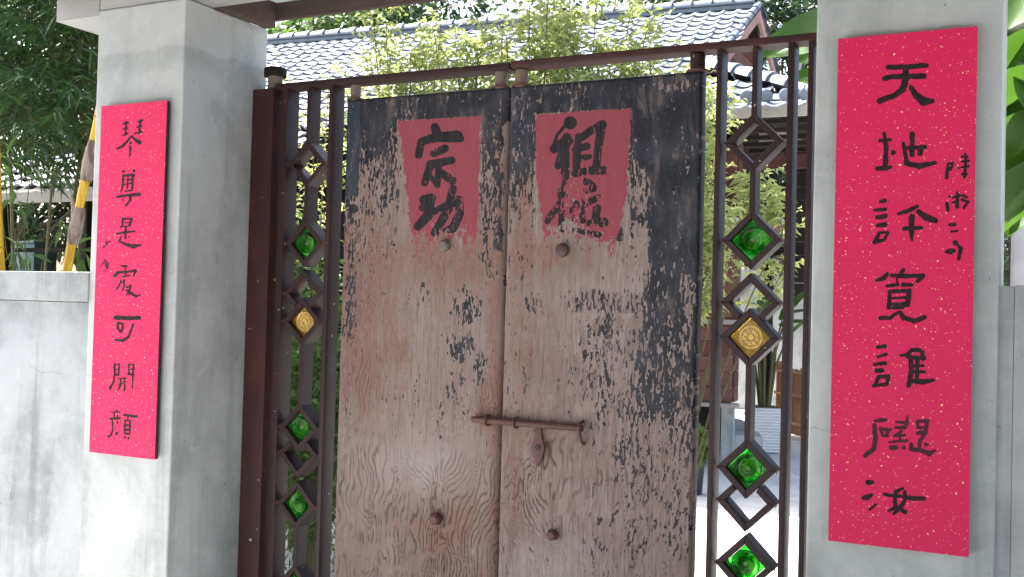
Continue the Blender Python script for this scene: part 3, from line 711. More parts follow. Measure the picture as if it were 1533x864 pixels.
# ------------------------------------------------------------------ gate leaves
YG = 3.33; YG2 = 3.408
ZR1 = (at(745, 94, YG).z+at(1150, 57, YG).z)/2; ZR0 = ZR1-.024
DZ = [.570, .252, .049, -.064, -.486, -.592, -.795, -1.127]
KIND = ['', 'green', '', 'amber', 'green', '', 'green', 'green']
HD, TK = .097, .029
def diamond_frames(leaf, cx, org):
    def rel(pts): return [(x+cx-org[0], z-org[2]) for x, z in pts]
    y0, y1 = YG+.002-org[1], YG2-.004-org[1]
    for i, dz in enumerate(DZ):
        zc = CZ+dz; a, b = HD, HD-TK
        def side_bar(sx, sz, cut=0.0):
            o0, o1, i0, i1 = (sx*a, 0), (0, sz*a), (sx*b, 0), (0, sz*b)
            if cut:                       # stops where it meets the neighbouring diamond
                f = cut; o1 = (sx*a*(1-f), sz*a*f); fi = max(0.02, f-.02); i1 = (sx*b*(1-fi)+0, sz*b*fi)
            pts = [(o0[0], zc+o0[1]), (o1[0], zc+o1[1]), (i1[0], zc+i1[1]), (i0[0], zc+i0[1])]
            if sx*sz > 0: pts = pts[::-1]
            return MB().prism(rel(pts), y0, y1)
        for sx in (-1, 1):
            MB().tube([(cx-org[0]+sx*(a-.001), y0+.001, zc-org[2]-.009), (cx-org[0]+sx*(a+.001), y0+.001, zc-org[2]), (cx-org[0]+sx*(a-.001), y0+.001, zc-org[2]+.009)], [.0012, .0026, .0012], 6).build('weld_bead', M_RUST, leaf, True)
        f = None
        for sx in (-1, 1):
            for sz in (-1, 1):
                cut = 0
                if i == 2 and sz < 0: cut = .58
                if i == 5 and sz > 0: cut = .54
                mb = side_bar(sx, sz, cut)
                o = mb.build('diamond_bar', M_STEEL, leaf, True, .0015, 1)
                f = f or o
        if KIND[i]:
            h = b-.003; gl = GLASS[KIND[i]]
            o = link('glass_tile', gl[0], leaf, (cx-org[0], YG+.030-org[1], zc-org[2]), (0, R(rng.choice([0, 90, 180])) if KIND[i] == 'green' else 0, 0))
            o['label'] = 'square %s pressed-glass tile in a diamond' % KIND[i]
            for nm, me in gl[1:]:
                link(nm, me, o)
    def bar(za, zb):
        MB().box(cx-.009-org[0], cx+.009-org[0], YG+.003-org[1], YG2-.006-org[1], za-org[2], zb-org[2]).build('centre_bar', M_STEEL, leaf, True, .0015, 1)
    bar(CZ+DZ[0]+HD-.012, ZR0-.001); bar(CZ+DZ[1]+HD-.012, CZ+DZ[0]-HD+.012)
    bar(CZ+DZ[4]+HD-.012, CZ+DZ[3]-HD+.012); bar(CZ+DZ[7]+HD-.012, CZ+DZ[6]-HD+.012); bar(.13, CZ+DZ[7]-HD+.012)

def glass_meshes():
    out = {}
    h = HD-TK-.0015
    q = MB().prism([(-h, 0), (0, -h), (h, 0), (0, h)], -.006, .008).mesh('glass_tile', M_GREEN, True, .0035, 3)
    bull = MB().lathe([(.030, .0062), (.030, .0078), (.027, .0108), (.023, .0085), (.020, .0075), (.016, .0105), (.011, .0075), (.0085, .0095)], n=28, axis='y').mesh('bullseye', M_BULL, True)
    dot = MB().lathe([(.0072, .0097), (.0068, .012), (.004, .0138)], n=16, axis='y').mesh('glass_centre', M_DOT, True)
    ring = MB().lathe([(.046, .0062), (.046, .0066), (.043, .0088), (.037, .0084), (.034, .0063)], n=32, axis='y').mesh('glass_ring', M_GREEN, True)
    out['green'] = (q, ('bullseye', bull), ('glass_ring', ring), ('glass_centre', dot))
    qa = MB().prism([(-h, 0), (0, -h), (h, 0), (0, h)], -.006, .008).mesh('glass_tile', M_AMBER, True, .0035, 3)
    mb = MB()
    for rr, wd in ((.040, .0022), (.029, .0014), (.011, .002)):
        mb.lathe([(rr+wd, .0062), (rr+wd, .0092), (rr, .011), (rr-wd, .0092), (rr-wd, .0062)], n=30, axis='y')
    for i in range(8):
        a = i*math.pi/4
        for da in (-.13, .13):
            p0 = Vector((math.cos(a+da)*.015, -.008, math.sin(a+da)*.015)); p1 = Vector((math.cos(a+da*.7)*.036, -.008, math.sin(a+da*.7)*.036))
            mb.tube([p0, p1], .0019, 5)
        p0 = Vector((math.cos(a)*.022-math.sin(a)*.008, -.008, math.sin(a)*.022+math.cos(a)*.008)); p1 = Vector((math.cos(a)*.022+math.sin(a)*.008, -.008, math.sin(a)*.022-math.cos(a)*.008))
        mb.tube([p0, p1], .0016, 5)
    em = mb.mesh('round_emblem', M_GOLD, True)
    out['amber'] = (qa, ('round_emblem', em))
    return out
GLASS = glass_meshes()

def vbar(leaf, org, pa, pb, name='frame_bar', mat=None, y0=None, y1=None, zt=None, yy=450):
    x0, x1 = at(pa, yy, YG).x, at(pb, yy, YG).x
    return MB().box(x0-org[0], x1-org[0], (y0 or YG)-org[1], (y1 or YG2)-org[1], .06-org[2], (zt or ZR0-.0005)-org[2]).build(name, mat or M_STEEL, leaf, True, .002, 2)
def nail(parent, org, px, py, r, proud, mat, n=7, tw=.3):
    q = at(px, py, YD)
    MB().lathe([(r*.8, -.004), (r, proud*.25), (r*.92, proud*.75), (r*.55, proud)], (q.x-org[0], YD-org[1], q.z-org[2]), n, 'y', tw).build('nail_head', mat, parent, n > 9, .0012, 2)
def pivot(parent, org, px, r, mat):
    q = at(px, 115, YD+.02)
    MB().lathe([(r, DZ1-.004), (r, ZR0-.0008)], (q.x-org[0], YD+.022-org[1], -org[2]), 14).build('pivot_pin', mat, parent, True)
    MB().lathe([(r*1.5, DZ1-.001), (r*1.5, DZ1+.006)], (q.x-org[0], YD+.022-org[1], -org[2]), 14).build('pivot_plate', M_RUST, parent, True)

# left leaf
org = (at(421, 450, YG).x, YG, 0)
gl = thing('gate_leaf', 'left gate leaf: worn pinkish wooden door with lattice panel at its left', 'gate', org)
rx1 = at(762, 95, YG).x
MB().box(at(412, 122, YG).x-org[0], rx1-org[0], 0, YG2-YG, ZR0, ZR1).build('top_rail', M_STEEL, gl, True, .002)
MB().box(at(412, 122, YG).x-org[0], rx1-org[0], 0, YG2-YG, .03, .0595).build('bottom_rail', M_STEEL, gl, True, .002)
vbar(gl, org, 416.5, 425.5, yy=300); vbar(gl, org, 488, 494, yy=300)
diamond_frames(gl, (at(455, 364, YG).x), org)
door_panel('L', gl, org)
pivot(gl, org, 533, .021, M_PIN); pivot(gl, org, 750, .024, M_PIN)
nail(gl, org, 667, 368, .024, .024, M_PIN, 7); nail(gl, org, 655, 776, .026, .034, M_RUST, 6, .1)
# right leaf
org = (at(1100, 450, YG).x, YG, 0)
gr = thing('gate_leaf', 'right gate leaf: worn black-painted wooden door with sliding bolt and lattice at its right', 'gate', org)
MB().box(rx1+.008-org[0], XR0+.02+.12-org[0], 0, YG2-YG, ZR0+.003, ZR1+.003).build('top_rail', M_STEEL2, gr, True, .002)
MB().box(rx1+.008-org[0], XR0+.14-org[0], 0, YG2-YG, .03, .0595).build('bottom_rail', M_STEEL, gr, True, .002)
vbar(gr, org, 1065, 1073, zt=ZR0+.0025); vbar(gr, org, 1172, 1181.5, zt=ZR0+.0025); vbar(gr, org, 1202.5, 1211, zt=ZR0+.0025)
diamond_frames(gr, at(1122, 460, YG).x, org)
door_panel('R', gr, org)
pivot(gr, org, 781, .024, M_PIN); pivot(gr, org, 1044, .026, M_STEEL)
nail(gr, org, 843, 375, .026, .022, M_NAIL, 10); nail(gr, org, 829, 800, .022, .030, M_RUST, 6, .2)
# sliding bolt
bp = [at(712, 627, YD), at(878, 641, YD)]
zb = (bp[0].z+bp[1].z)/2; yb = YD-.022
def bx(px): return at(px, 634, YD).x
rod = MB().tube([(bx(712)-org[0], yb-org[1], zb), (bx(876)-org[0], yb-org[1], zb)], .0118, 14).build('bolt_rod', M_RUST, gr, True, .0015)
for pxx in (733, 775):
    x = bx(pxx)-org[0]
    pts = [(x, YD+.004-org[1], zb+.019)]+[(x, yb-org[1]-.0155*math.cos(a), zb+.0165*math.sin(a)) for a in np.linspace(1.35, -1.35, 9)]+[(x, YD+.004-org[1], zb-.019)]
    MB().tube(pts, .0038, 7).build('bolt_staple', M_RUST, gr, True)
x = bx(873)-org[0]
pts = [(x, YD+.004-org[1], zb+.021)]+[(x, yb-org[1]-.0165*math.cos(a), zb+.0185*math.sin(a)) for a in np.linspace(1.35, -1.0, 8)]+[(x+.004, yb-.004-org[1], zb-.045), (x+.004, YD+.004-org[1], zb-.058)]
MB().tube(pts, .0058, 8).build('bolt_staple', M_RUST, gr, True)
hx = bx(808)-org[0]
pl = [(-.013, -.012), (-.016, -.05), (-.030, -.088), (-.018, -.128), (-.004, -.158), (.003, -.158), (.020, -.126), (.031, -.085), (.016, -.048), (.013, -.012)]
hp = MB().prism([(hx+a*.85, zb+b*.95) for a, b in pl], YD-.012-org[1], YD-.007-org[1]).build('hasp_plate', M_RUST, gr, True, .001)
MB().lathe([(.010, 0), (.010, .004), (.006, .0045)], (hx, YD-.0122-org[1], zb-.082), 12, 'y').build('hasp_slot', M_BLACKP, hp)

# hinge post on the left pillar
ho = thing('hinge_post', 'dark red steel hinge post fixed against the left pillar, capped with a pipe', 'post', (XL1+.003, YG, 0))
x1 = at(407.5, 300, YG).x-(XL1+.003)
MB().box(0, x1, -.012, .075, -.02, ZR0+.006).build('post_tube', M_STEEL2, ho, True, .004)
cx = x1*.62+.008
MB().lathe([(.026, ZR0+.007), (.030, ZR0+.012), (.030, ZR0+.028), (.027, ZR0+.030), (.030, ZR0+.034), (.030, ZR0+.062)], (cx, .035, 0), 18).build('hinge_pipe', M_PIN, ho, True)
MB().lathe([(.046, ZR0+.0625), (.047, ZR0+.066), (.047, ZR0+.093), (.043, ZR0+.098)], (cx, .035, 0), 22).build('pipe_cap', M_DARKW, ho, True)

# ------------------------------------------------------------------ foliage
def leaf_arrays(P, D, N, L, Wd, droop=.25, fold=.25):
    """P base points, D unit directions, N rough normals; returns vertices and triangles of 4-triangle leaves"""
    P, D, N = (np.asarray(a, float) for a in (P, D, N)); n = len(P)
    L = np.broadcast_to(L, n)[:, None]; Wd = np.broadcast_to(Wd, n)[:, None]
    S = np.cross(D, N); S /= np.linalg.norm(S, axis=1, keepdims=True)+1e-9
    Nn = np.cross(S, D)
    mid = P+D*L*.45
    l1 = mid-S*Wd*.5+Nn*Wd*fold; r1 = mid+S*Wd*.5+Nn*Wd*fold
    tip = P+D*L; tip[:, 2] -= droop*L[:, 0]
    V = np.stack([P, l1, mid, r1, tip], 1).reshape(-1, 3)
    b = np.arange(n)[:, None]*5
    F = np.concatenate([b+np.array([[0, 3, 2]]), b+np.array([[0, 2, 1]]), b+np.array([[3, 4, 2]]), b+np.array([[2, 4, 1]])], 0)
    return V, F
def rand_dirs(n, zb=0.0, r=rng):
    d = r.normal(size=(n, 3)); d[:, 2] += zb; return d/np.linalg.norm(d, axis=1, keepdims=True)
def foliage(name, P, D, L, Wd, mat, parent, droop=.25, tint=None, r=rng, fold=.2):
    n = len(P); N = rand_dirs(n, 1.2, r)
    V, F = leaf_arrays(P, D, N, L, Wd, droop, fold)
    t = np.clip(r.normal(.5, .22, n), 0, 1) if tint is None else tint
    o = link(name, np_mesh(name, V, F, mat, {'tint': np.repeat(t, 5)}), parent); o['kind'] = 'stuff'
    return o

def shrub(x, y, h, stems, label, spread=.5, z_lo=.35, dens=1.0, leaf=.052, seed=0, cat='shrub', mat=None, lean=(0, 0), group='light green leafy shrubs behind the gate'):
    r = np.random.default_rng(seed)
    t = thing('leafy_shrub', label, cat, (x, y, 0), 0, group)
    P, D = [], []; mb = MB()
    for s in range(stems):
        a = r.uniform(0, 2*math.pi); sp = spread*r.uniform(.3, 1); hh = h*r.uniform(.72, 1.0)
        top = np.array([math.cos(a)*sp+lean[0], math.sin(a)*sp*.7+lean[1], hh]); base = np.array([math.cos(a)*.06, math.sin(a)*.06, 0])
        ctrl = np.array([top[0]*.35, top[1]*.35, hh*.6])
        ts = np.linspace(0, 1, 7)
        path = [(1-q)**2*base+2*q*(1-q)*ctrl+q*q*top for q in ts]
        mb.tube([tuple(q) for q in path], list(np.linspace(.009, .0025, 7)), 5)
        nt = int(22*dens)
        for k in range(nt):
            q = z_lo+(1-z_lo)*(k+r.uniform())/nt
            p0 = (1-q)**2*base+2*q*(1-q)*ctrl+q*q*top
            az = r.uniform(0, 2*math.pi); tl = r.uniform(.12, .34)*(1.25-.6*q)
            td = np.array([math.cos(az)*.8, math.sin(az)*.8, r.uniform(.25, .9)]); td /= np.linalg.norm(td)
            if r.uniform() < .35: mb.tube([tuple(p0), tuple(p0+td*tl)], [.0022, .0012], 3, False)
            nl = int(r.integers(6, 11))
            for j in range(nl):
                f = (j+.7)/nl
                p = p0+td*tl*f; p[2] -= .10*f*f*tl
                sd_ = np.array([-td[1], td[0], 0])*(1 if j % 2 else -1)
                dd = td*.5+sd_*.8+r.normal(size=3)*.3+np.array([0, 0, -.2])
                P.append(p); D.append(dd/np.linalg.norm(dd))
    mb.build('stem', M_STEM, t)
    n = len(P)
    foliage('foliage', P, D, r.uniform(.7, 1.25, n)*leaf, r.uniform(.75, 1.15, n)*leaf*.42, mat or M_LEAF_SUN, t, .3, r=r)
    return t

def tree(x, y, h, crown_r, label, mat, trunk_h, seed, leaf=.16, n=6000, clumps=26, squash=.75, group='trees beyond the house'):
    r = np.random.default_rng(seed)
    t = thing('garden_tree', label, 'tree', (x, y, 0), 0, group)
    mb = MB(); cz = trunk_h+(h-trunk_h)*.5; rz = (h-trunk_h)*.5
    wob = r.normal(size=(5, 2))*.12
    tp = [(wob[i][0]*i*.5, wob[i][1]*i*.5, trunk_h*1.15*i/4) for i in range(5)]
    mb.tube(tp, list(np.linspace(.22, .12, 5)), 9)
    C = []
    for k in range(clumps):
        d = rand_dirs(1, .15, r)[0]*r.uniform(.35, 1)**.6
        c = np.array([d[0]*crown_r, d[1]*crown_r, cz+d[2]*rz]); C.append(c)
        s = np.array(tp[3 if k % 2 else 4]); mid = (s+c)/2+r.normal(size=3)*.2
        mb.tube([tuple(s), tuple(mid), tuple(c)], [.06, .035, .012], 5, False)
    mb.build('trunk', M_BARK, t, True)
    C = np.array(C); ci = r.integers(0, clumps, n); cr_ = crown_r*r.uniform(.26, .46, clumps)
    d = rand_dirs(n, .2, r)*(r.uniform(.3, 1, n)**.45)[:, None]
    P = C[ci]+d*cr_[ci][:, None]*np.array([1, 1, squash])
    D = d+rand_dirs(n, -.3, r)*.8; D /= np.linalg.norm(D, axis=1, keepdims=True)
    tint = np.clip(.45+.2*r.normal(size=n)+(.12*r.normal(size=clumps))[ci], 0, 1)
    foliage('crown', P, D, r.uniform(.7, 1.3, n)*leaf, r.uniform(.7, 1.2, n)*leaf*.5, mat, t, .2, tint, r)
    return t

# ---- shrubs between gate and house
SH = [ # px, Y, top py, stems, spread, density, label
 (478, 6.2, 92, 3, .36, .4, 'sparse light green shrub with thin stems against the roof, leftmost behind the gate'),
 (560, 6.4, 66, 5, .34, .6, 'light green shrub behind the left door below the grey ridge'),
 (618, 5.9, 14, 8, .36, 1.0, 'tall light green shrub rising to the canopy edge in front of the roof ridge'),
 (678, 5.6, 72, 6, .36, .8, 'light green shrub just left of the gate rail joint'),
 (742, 5.5, 2, 9, .46, 1.15, 'tall bushy light green shrub behind the joint of the two gate leaves'),
 (808, 5.3, 22, 9, .48, 1.2, 'dense light green shrub right of the gate joint'),
 (868, 5.5, -2, 9, .50, 1.2, 'tall dense light green shrub behind the right door, in front of the tiles'),
 (930, 5.3, 42, 9, .44, 1.2, 'bright green shrub below the middle of the tiled slope'),
 (986, 5.6, 92, 8, .40, 1.2, 'bright green shrub close to the gable end of the roof'),
 (1042, 5.9, 150, 3, .22, .5, 'lower light green shrub between right door edge and lattice panel'),
]
for i, (px, Y, py, ns, sp, de, lb) in enumerate(SH):
    q = at(min(px, 1000), py, Y); shrub(q.x, Y, q.z*1.04, int(ns*1.5)+1, lb, sp, .52 if px < 1030 else .72, de*(1.75 if px < 600 else 2.2), .058, 100+i, lean=(.22 if px > 1030 else 0, 0))
q = at(985, 330, 5.0); shrub(q.x, 5.0, 2.30, 3, 'leafy shrub arching out from behind the right door edge', .26, .80, 1.3, .062, 131, lean=(.38, 0))
q = at(1000, 300, 5.4); shrub(q.x, 5.4, 2.45, 5, 'thin shrub whose twigs reach furthest right behind the lattice diamonds', .2, .84, .8, .062, 133, lean=(.52, 0))
# darker planting behind the left lattice
for i, (px, Y, zz, lb) in enumerate([(455, 5.2, 1.75, 'dark green shrub behind the left lattice panel'), (486, 4.6, 1.45, 'dark bushy shrub beside the left door edge'), (430, 6.2, 2.2, 'tall dark green shrub behind the left hinge post')]):
    q = at(px, 480, Y); shrub(q.x, Y, zz, 8, lb, .34, .12, 1.4, .075, 150+i, 'shrub', M_LEAF_MID, group='dark green shrubs behind the left lattice')
# grass at the foot of the shrubs
n = 9000
gx = rng.uniform(-5.6, -2.4, n); gy = rng.uniform(3.7, 7.5, n)
keep = gx < -.62*gy+.05; gx, gy = gx[keep], gy[keep]; n = len(gx)
gd = rand_dirs(n, 2.2)
props(foliage('grass', np.stack([gx, gy, np.full(n, -.03)], 1), gd, rng.uniform(.06, .16, n), .010, M_GRASS, None, .3), 'short green grass below the shrubs behind the left lattice', 'grass', kind='stuff')

# ---- bamboo left of the gate
def bamboo(x, y, culms, label, seed, zlo=1.9, zhi=4.6, sprays=170, reach=.8):
    r = np.random.default_rng(seed)
    t = thing('bamboo_clump', label, 'bamboo', (x, y, 0), 0, 'bamboo clumps behind the left wall')
    P, D, mb = [], [], MB()
    for c in range(culms):
        a = r.uniform(0, 6.28); b = np.array([math.cos(a)*.2, math.sin(a)*.2, 0]); top = b+np.array([math.cos(a)*.9, math.sin(a)*.6, zhi*1.05])
        mb.tube([tuple(b), tuple(b*.5+top*.5+np.array([0, 0, .3])), tuple(top)], [.014, .011, .004], 6)
    for s in range(sprays):
        z = r.uniform(zlo, zhi); a = r.uniform(0, 6.28); rad = reach*math.sqrt(r.uniform(.05, 1))
        p0 = np.array([math.cos(a)*rad, math.sin(a)*rad*.7, z])
        td = np.array([math.cos(a+r.normal()*.6), math.sin(a+r.normal()*.6), r.uniform(-.5, .3)]); td /= np.linalg.norm(td)
        tl = r.uniform(.2, .45)
        mb.tube([tuple(p0-td*.25*tl), tuple(p0+td*.5*tl), tuple(p0+td*tl-np.array([0, 0, .06]))], [.003, .002, .0012], 3, False)
        for j in range(int(r.integers(7, 13))):
            f = r.uniform(.1, 1.0); sd_ = np.array([-td[1], td[0], 0])*r.choice([-1, 1])
            dd = td*.9+sd_*r.uniform(.3, .9)+np.array([0, 0, r.uniform(-.7, .15)])+r.normal(size=3)*.15
            P.append(p0+td*tl*f); D.append(dd/np.linalg.norm(dd))
    mb.build('culm', M_STEM, t, True); n = len(P)
    foliage('foliage', P, D, r.uniform(.10, .21, n), r.uniform(.014, .024, n), M_LEAF_BAM, t, .22, r=r, fold=.12)
    return t
for i, (px, Y, lb, zl, sp, rc) in enumerate([(105, 4.6, 'dense dark bamboo next to the left pillar', 2.38, 520, .62), (40, 5.0, 'dense dark bamboo above the coping', 2.52, 620, .8),
        (-40, 4.7, 'dark bamboo at the left edge of the picture', 2.42, 520, .8), (75, 6.0, 'further bamboo in front of the shed roof', 3.0, 520, 1.0), (-10, 6.1, 'further bamboo left of the shed roof gap', 3.0, 560, 1.0), (60, 6.6, 'tall bamboo at the back, above the shed roof', 3.2, 620, 1.2), (130, 5.6, 'bamboo sprays directly under the canopy beam end', 2.75, 380, .6)]):
    q = at(px, 200, Y); bamboo(q.x, Y, 1, lb, 200+i, zl, 5.0, sp, rc)
# low sprays against the dark interior
q = at(28, 330, 3.9)
r_ = np.random.default_rng(5); t = thing('bamboo_shoot', 'young bamboo shoot with pale green leaves above the left coping', 'bamboo', (q.x, 3.9, 0))
P, D, mb = [], [], MB()
for (px, py, dx, dz) in ((8, 262, .5, .1), (2, 312, .7, .25), (30, 300, .5, .1), (45, 262, .6, 0), (24, 372, .2, -.5), (40, 380, .1, -.6), (90, 338, .5, -.1), (118, 378, .3, -.3), (18, 240, .7, .3)):
    p0 = np.array(at(px, py, 3.9))-np.array([q.x, 3.9, 0])
    mb.tube([(0.02, .1, 1.3), tuple(p0*.6+np.array([0, 0, .55])), tuple(p0)], [.004, .003, .002], 4, False)
    for j in range(6):
        dd = np.array([dx, 0, dz])+r_.normal(size=3)*.45; P.append(p0+r_.normal(size=3)*.02); D.append(dd/np.linalg.norm(dd))
mb.build('stem', M_STEM, t); n = len(P)
foliage('foliage', P, D, r_.uniform(.10, .19, n), r_.uniform(.02, .032, n), M_LEAF_MID, t, .2, r=r_)
# the thick yellow culms
def culm(pts, rad, label, sheaths):
    q0 = pts[0]; t = thing('yellow_bamboo', label, 'bamboo', tuple(q0), 0, 'thick yellow bamboo canes')
    seg = [Vector(p)-Vector(q0) for p in pts]
    for a, b in zip(seg[:-1], seg[1:]):
        d = (b-a); L = d.length; d.normalize()
        MB().tube([a+d*.003, a+d*.012, a+d*(L*.5), b-d*.012, b-d*.003], [rad*1.06, rad*.97, rad*.96, rad*.97, rad*1.08], 14).build('internode', M_CULM, t, True)
    for k, (f0, f1, fl) in enumerate(sheaths):
        a = seg[0].lerp(seg[3], f0); b = seg[0].lerp(seg[3], f1); d = (b-a)
        mb = MB(); n = 14
        side = Vector((-1, -.25, .0)).normalized()
        prof = [(0, 1.15), (.12, 1.30), (.45, 1.5), (.8, 1.35), (1.0, 1.06)]
        mb.tube([a+d*q for q, w in prof], [rad*w for q, w in prof], n, False)
        if fl:
            p = b+side*rad*1.1
            mb.tube([a+d*.75+side*rad*1.1, p+side*.012, p+side*.022+Vector((0, 0, .035)), p+side*.03+Vector((0, 0, .085))], [.016, .013, .008, .001], 6)
        mb.build('sheath', M_SHEATH, t, True)
Yc = 3.75
culm([at(97, 425, Yc), at(108, 362, Yc), at(128, 268, Yc), at(148, 175, Yc), at(172, 40, Yc), at(190, -90, Yc)], .0235, 'thick yellow bamboo cane with a dry sheath leaning against the left pillar',
     [(.24, .46, True), (.62, .86, False)])
culm([at(3, 425, Yc), at(-1, 372, Yc), at(-5, 270, Yc), at(-8, 170, Yc), at(-16, 30, Yc), at(-24, -120, Yc)], .024, 'yellow bamboo cane cut by the left edge of the picture', [])

# ---- trees
for (px, py, Y, rr, lb, mt, th, seed, lf, n) in (
    (455, 10, 19, 2.0, 'bright green tree above the left part of the ridge', M_LEAF_MID, 3.2, 300, .22, 5200),
    (560, -30, 21, 2.6, 'dark green tree behind the roof ridge beside the canopy', M_LEAF_TREE, 3.5, 301, .24, 7000),
    (690, -40, 22, 3.0, 'tall dark tree behind the ridge at the middle of the gate', M_LEAF_DARK, 3.5, 302, .24, 8000),
    (1000, -150, 24, 3.0, 'dark tree high behind the roof', M_LEAF_DARK, 4, 305, .24, 4000),
    (1205, -20, 17.5, 2.3, 'dark green tree right of the gable, behind the right pillar edge', M_LEAF_DARK, 1.6, 303, .18, 11000),
    (1300, 60, 19, 2.6, 'dark tree hidden mostly by the right pillar', M_LEAF_DARK, 1.6, 304, .2, 7000),
    (1560, 60, 14, 2.2, 'dark green tree beyond the right low wall', M_LEAF_DARK, 1.4, 306, .18, 6000),
    (310, 20, 17, 2.6, 'dark green tree beyond the left shed', M_LEAF_TREE, 2.4, 307, .22, 6000),
    (20, 60, 15, 3.0, 'dark green tree behind the bamboo at far left', M_LEAF_DARK, 2.4, 308, .22, 8000)):
    q = at(px, py, Y); tree(q.x, Y, max(q.z, 4.5), rr, lb, mt, th, seed, lf, n)

# unseen tree behind the left pillar, added so its crown shades the left lattice
q = at(335, 300, 5.0)
tree(q.x, 5.0, 6.4, 1.5, 'unseen tree behind the left pillar, its crown added to shade the left lattice', M_LEAF_TREE, 3.6, 321, .16, 6000, group='unseen trees added for shade behind the gate')
# unseen trees behind the viewer, added to cut low sky light on the gate
for i, (x, y) in enumerate([(-9.5, -5.6), (-5, -6), (-1, -5.4), (3, -6), (7, -5.5)]):
    tree(x, y, 7.6+.4*(i % 3), 2.7, ['leftmost', 'second', 'middle', 'fourth', 'rightmost'][i]+' of five unseen trees behind the viewer, added to block low sky light', M_LEAF_TREE, 1.0, 330+i, .3, 5000, 24, 1.0, 'trees across the lane')

# ---- broad leaves
def big_leaf_mesh(L, Wd, bend, seed, heart=True):
    r = np.random.default_rng(seed); nu, nv = 12, 8
    V, F = [], []
    for i in range(nu+1):
        u = i/nu
        wdt = Wd*(math.sin(math.pi*min(1, (u*.92+.08)))**.75)*(1.05-.35*u) if heart else Wd*math.sin(math.pi*(u*.94+.04))**.6
        for j in range(nv+1):
            v = (j/nv-.5)*2
            xx = u*L-(.16*L*(abs(v)**1.6)*(1-u)**2 if heart else 0)
            zz = -bend*L*u*u+.16*Wd*abs(v)-.02*L*math.sin(u*18)*abs(v)*.4
            V.append((xx, v*wdt*.5, zz))
    for i in range(nu):
        for j in range(nv):
            a = i*(nv+1)+j; F.append((a, a+1, a+nv+2, a+nv+1))
    tint = np.array([.45+.3*(1-abs((k % (nv+1))/nv-.5)*2 > .95)+.1*r.uniform() for k in range(len(V))])
    return np_mesh('leaf', V, F, M_LEAF_BIG, {'tint': tint}, True)
def broad_plant(loc, leaves, label, seed, roll=None):
    t = thing('broad_leaf_plant', label, 'plant', loc)
    mb = MB()
    for k, (p, az, el, L, Wd, bend) in enumerate(leaves):
        me = big_leaf_mesh(L, Wd, bend, seed+k)
        o = link('leaf', me, t, tuple(Vector(p)-Vector(loc)), (random.uniform(-.5, .5) if roll is None else roll+random.uniform(-.2, .2), -el, az))
        pp = Vector(p)-Vector(loc); mb.tube([(0, 0, 0), tuple(pp*.5+Vector((0, 0, .2))), tuple(pp)], [.014, .01, .005], 6)
    mb.build('stalk', M_STEM, t, True)
Yb = 4.6
broad_plant((at(1235, 480, 5.2).x, 5.2, -.01), [(at(1275, 38, 4.6), 3.05, -.18, .44, .30, .10), (at(1290, 60, 4.8), 2.9, -.12, .34, .24, .1), (at(1262, 118, 4.7), 3.0, .15, .24, .18, .1)],
            'plant with huge bright green leaves behind the top corner of the right lattice', 1, -.95)
lv = []
for (px, py, az, el, L) in ((1535, -15, -1.9, -.7, .3), (1560, 20, 2.9, -.3, .34), (1550, 75, 3.0, -.5, .3), (1570, 125, 2.8, -.3, .36), (1545, 165, -1.6, -1.0, .3), (1580, 200, 3.1, -.4, .34), (1548, 240, -2.2, -1.1, .28), (1560, 268, 2.9, -.8, .3), (1535, 130, -1.0, -.9, .26), (1532, 40, -2.6, -1.1, .24), (1530, 205, -2.0, -1.2, .22), (1600, 100, 2.0, -.5, .34)):
    lv.append((at(px, py, 3.75+random.uniform(-.25, .35)), az, el, L, L*.82, .18))
broad_plant((at(1575, 430, 3.9).x, 3.9, 0), lv, 'plant with heart-shaped green leaves above the right low wall', 40)

# ------------------------------------------------------------------ the tiled house
HA = math.atan2(.7, 6.5)
HO = (-2.86, 11.8)
house = thing('tiled_house', 'old wooden house with grey tiled roof and red gable behind the gate', 'house', (HO[0], HO[1], 0), HA)
ZT, SL = 5.07, .60
EY = -2.8
def roofz(y): return ZT-SL*abs(y)
def tile_mesh(w, l, name='roof_tile', mat=None):
    xs = np.linspace(0, 1, 7); prof = [.022, .008, .001, 0, .002, .016, .023]
    V = []; hgt = .019
    for (yy, zz) in ((0, 0), (-l*1.06, hgt)):
        for a, b in zip(xs, prof): V.append(((a-.5)*w*1.05, yy, zz+b))
    for a, b in zip(xs, prof): V.append(((a-.5)*w*1.05, -l*1.06, hgt+b-.014-.5*b))
    F = []
    for i in range(6):
        F.append((i, 7+i, 8+i, i+1)); F.append((7+i, 14+i, 15+i, 8+i))
    return V, F
TW, TL = .165, .185
tv, tf = tile_mesh(TW, TL)
TME = MB().add(tv, tf).mesh('roof_tile', M_TILE, True)
slope_a = math.atan(SL)
cands = []
ml = math.sqrt(1+SL*SL)
nrow = int(abs(EY)*ml/TL)+1
for rI in range(nrow):
    s = .12+rI*TL; y = -s/ml
    for c in range(-62, 7):
        x = c*TW-.10+(TW*.5 if False else 0)
        lim = .05+y*.1076 if y > -1.95 else -.22+(-y-1.95)*1.25
        if x > lim: continue
        wp = house.matrix_basis @ Vector((x, y, roofz(y)+.02))
        d = wp-Vector((0, 0, CZ)); z_ = d.dot(fwd); px = W/2+FPX*d.dot(CR)/z_; py = H/2-FPX*d.dot(CU)/z_
        vis = (-20 < py < 175) and (px > 395)
        cands.append((not vis, z_, x, y))
cands.sort()
rest = MB()
rotm = Matrix.Rotation(slope_a, 4, 'X')
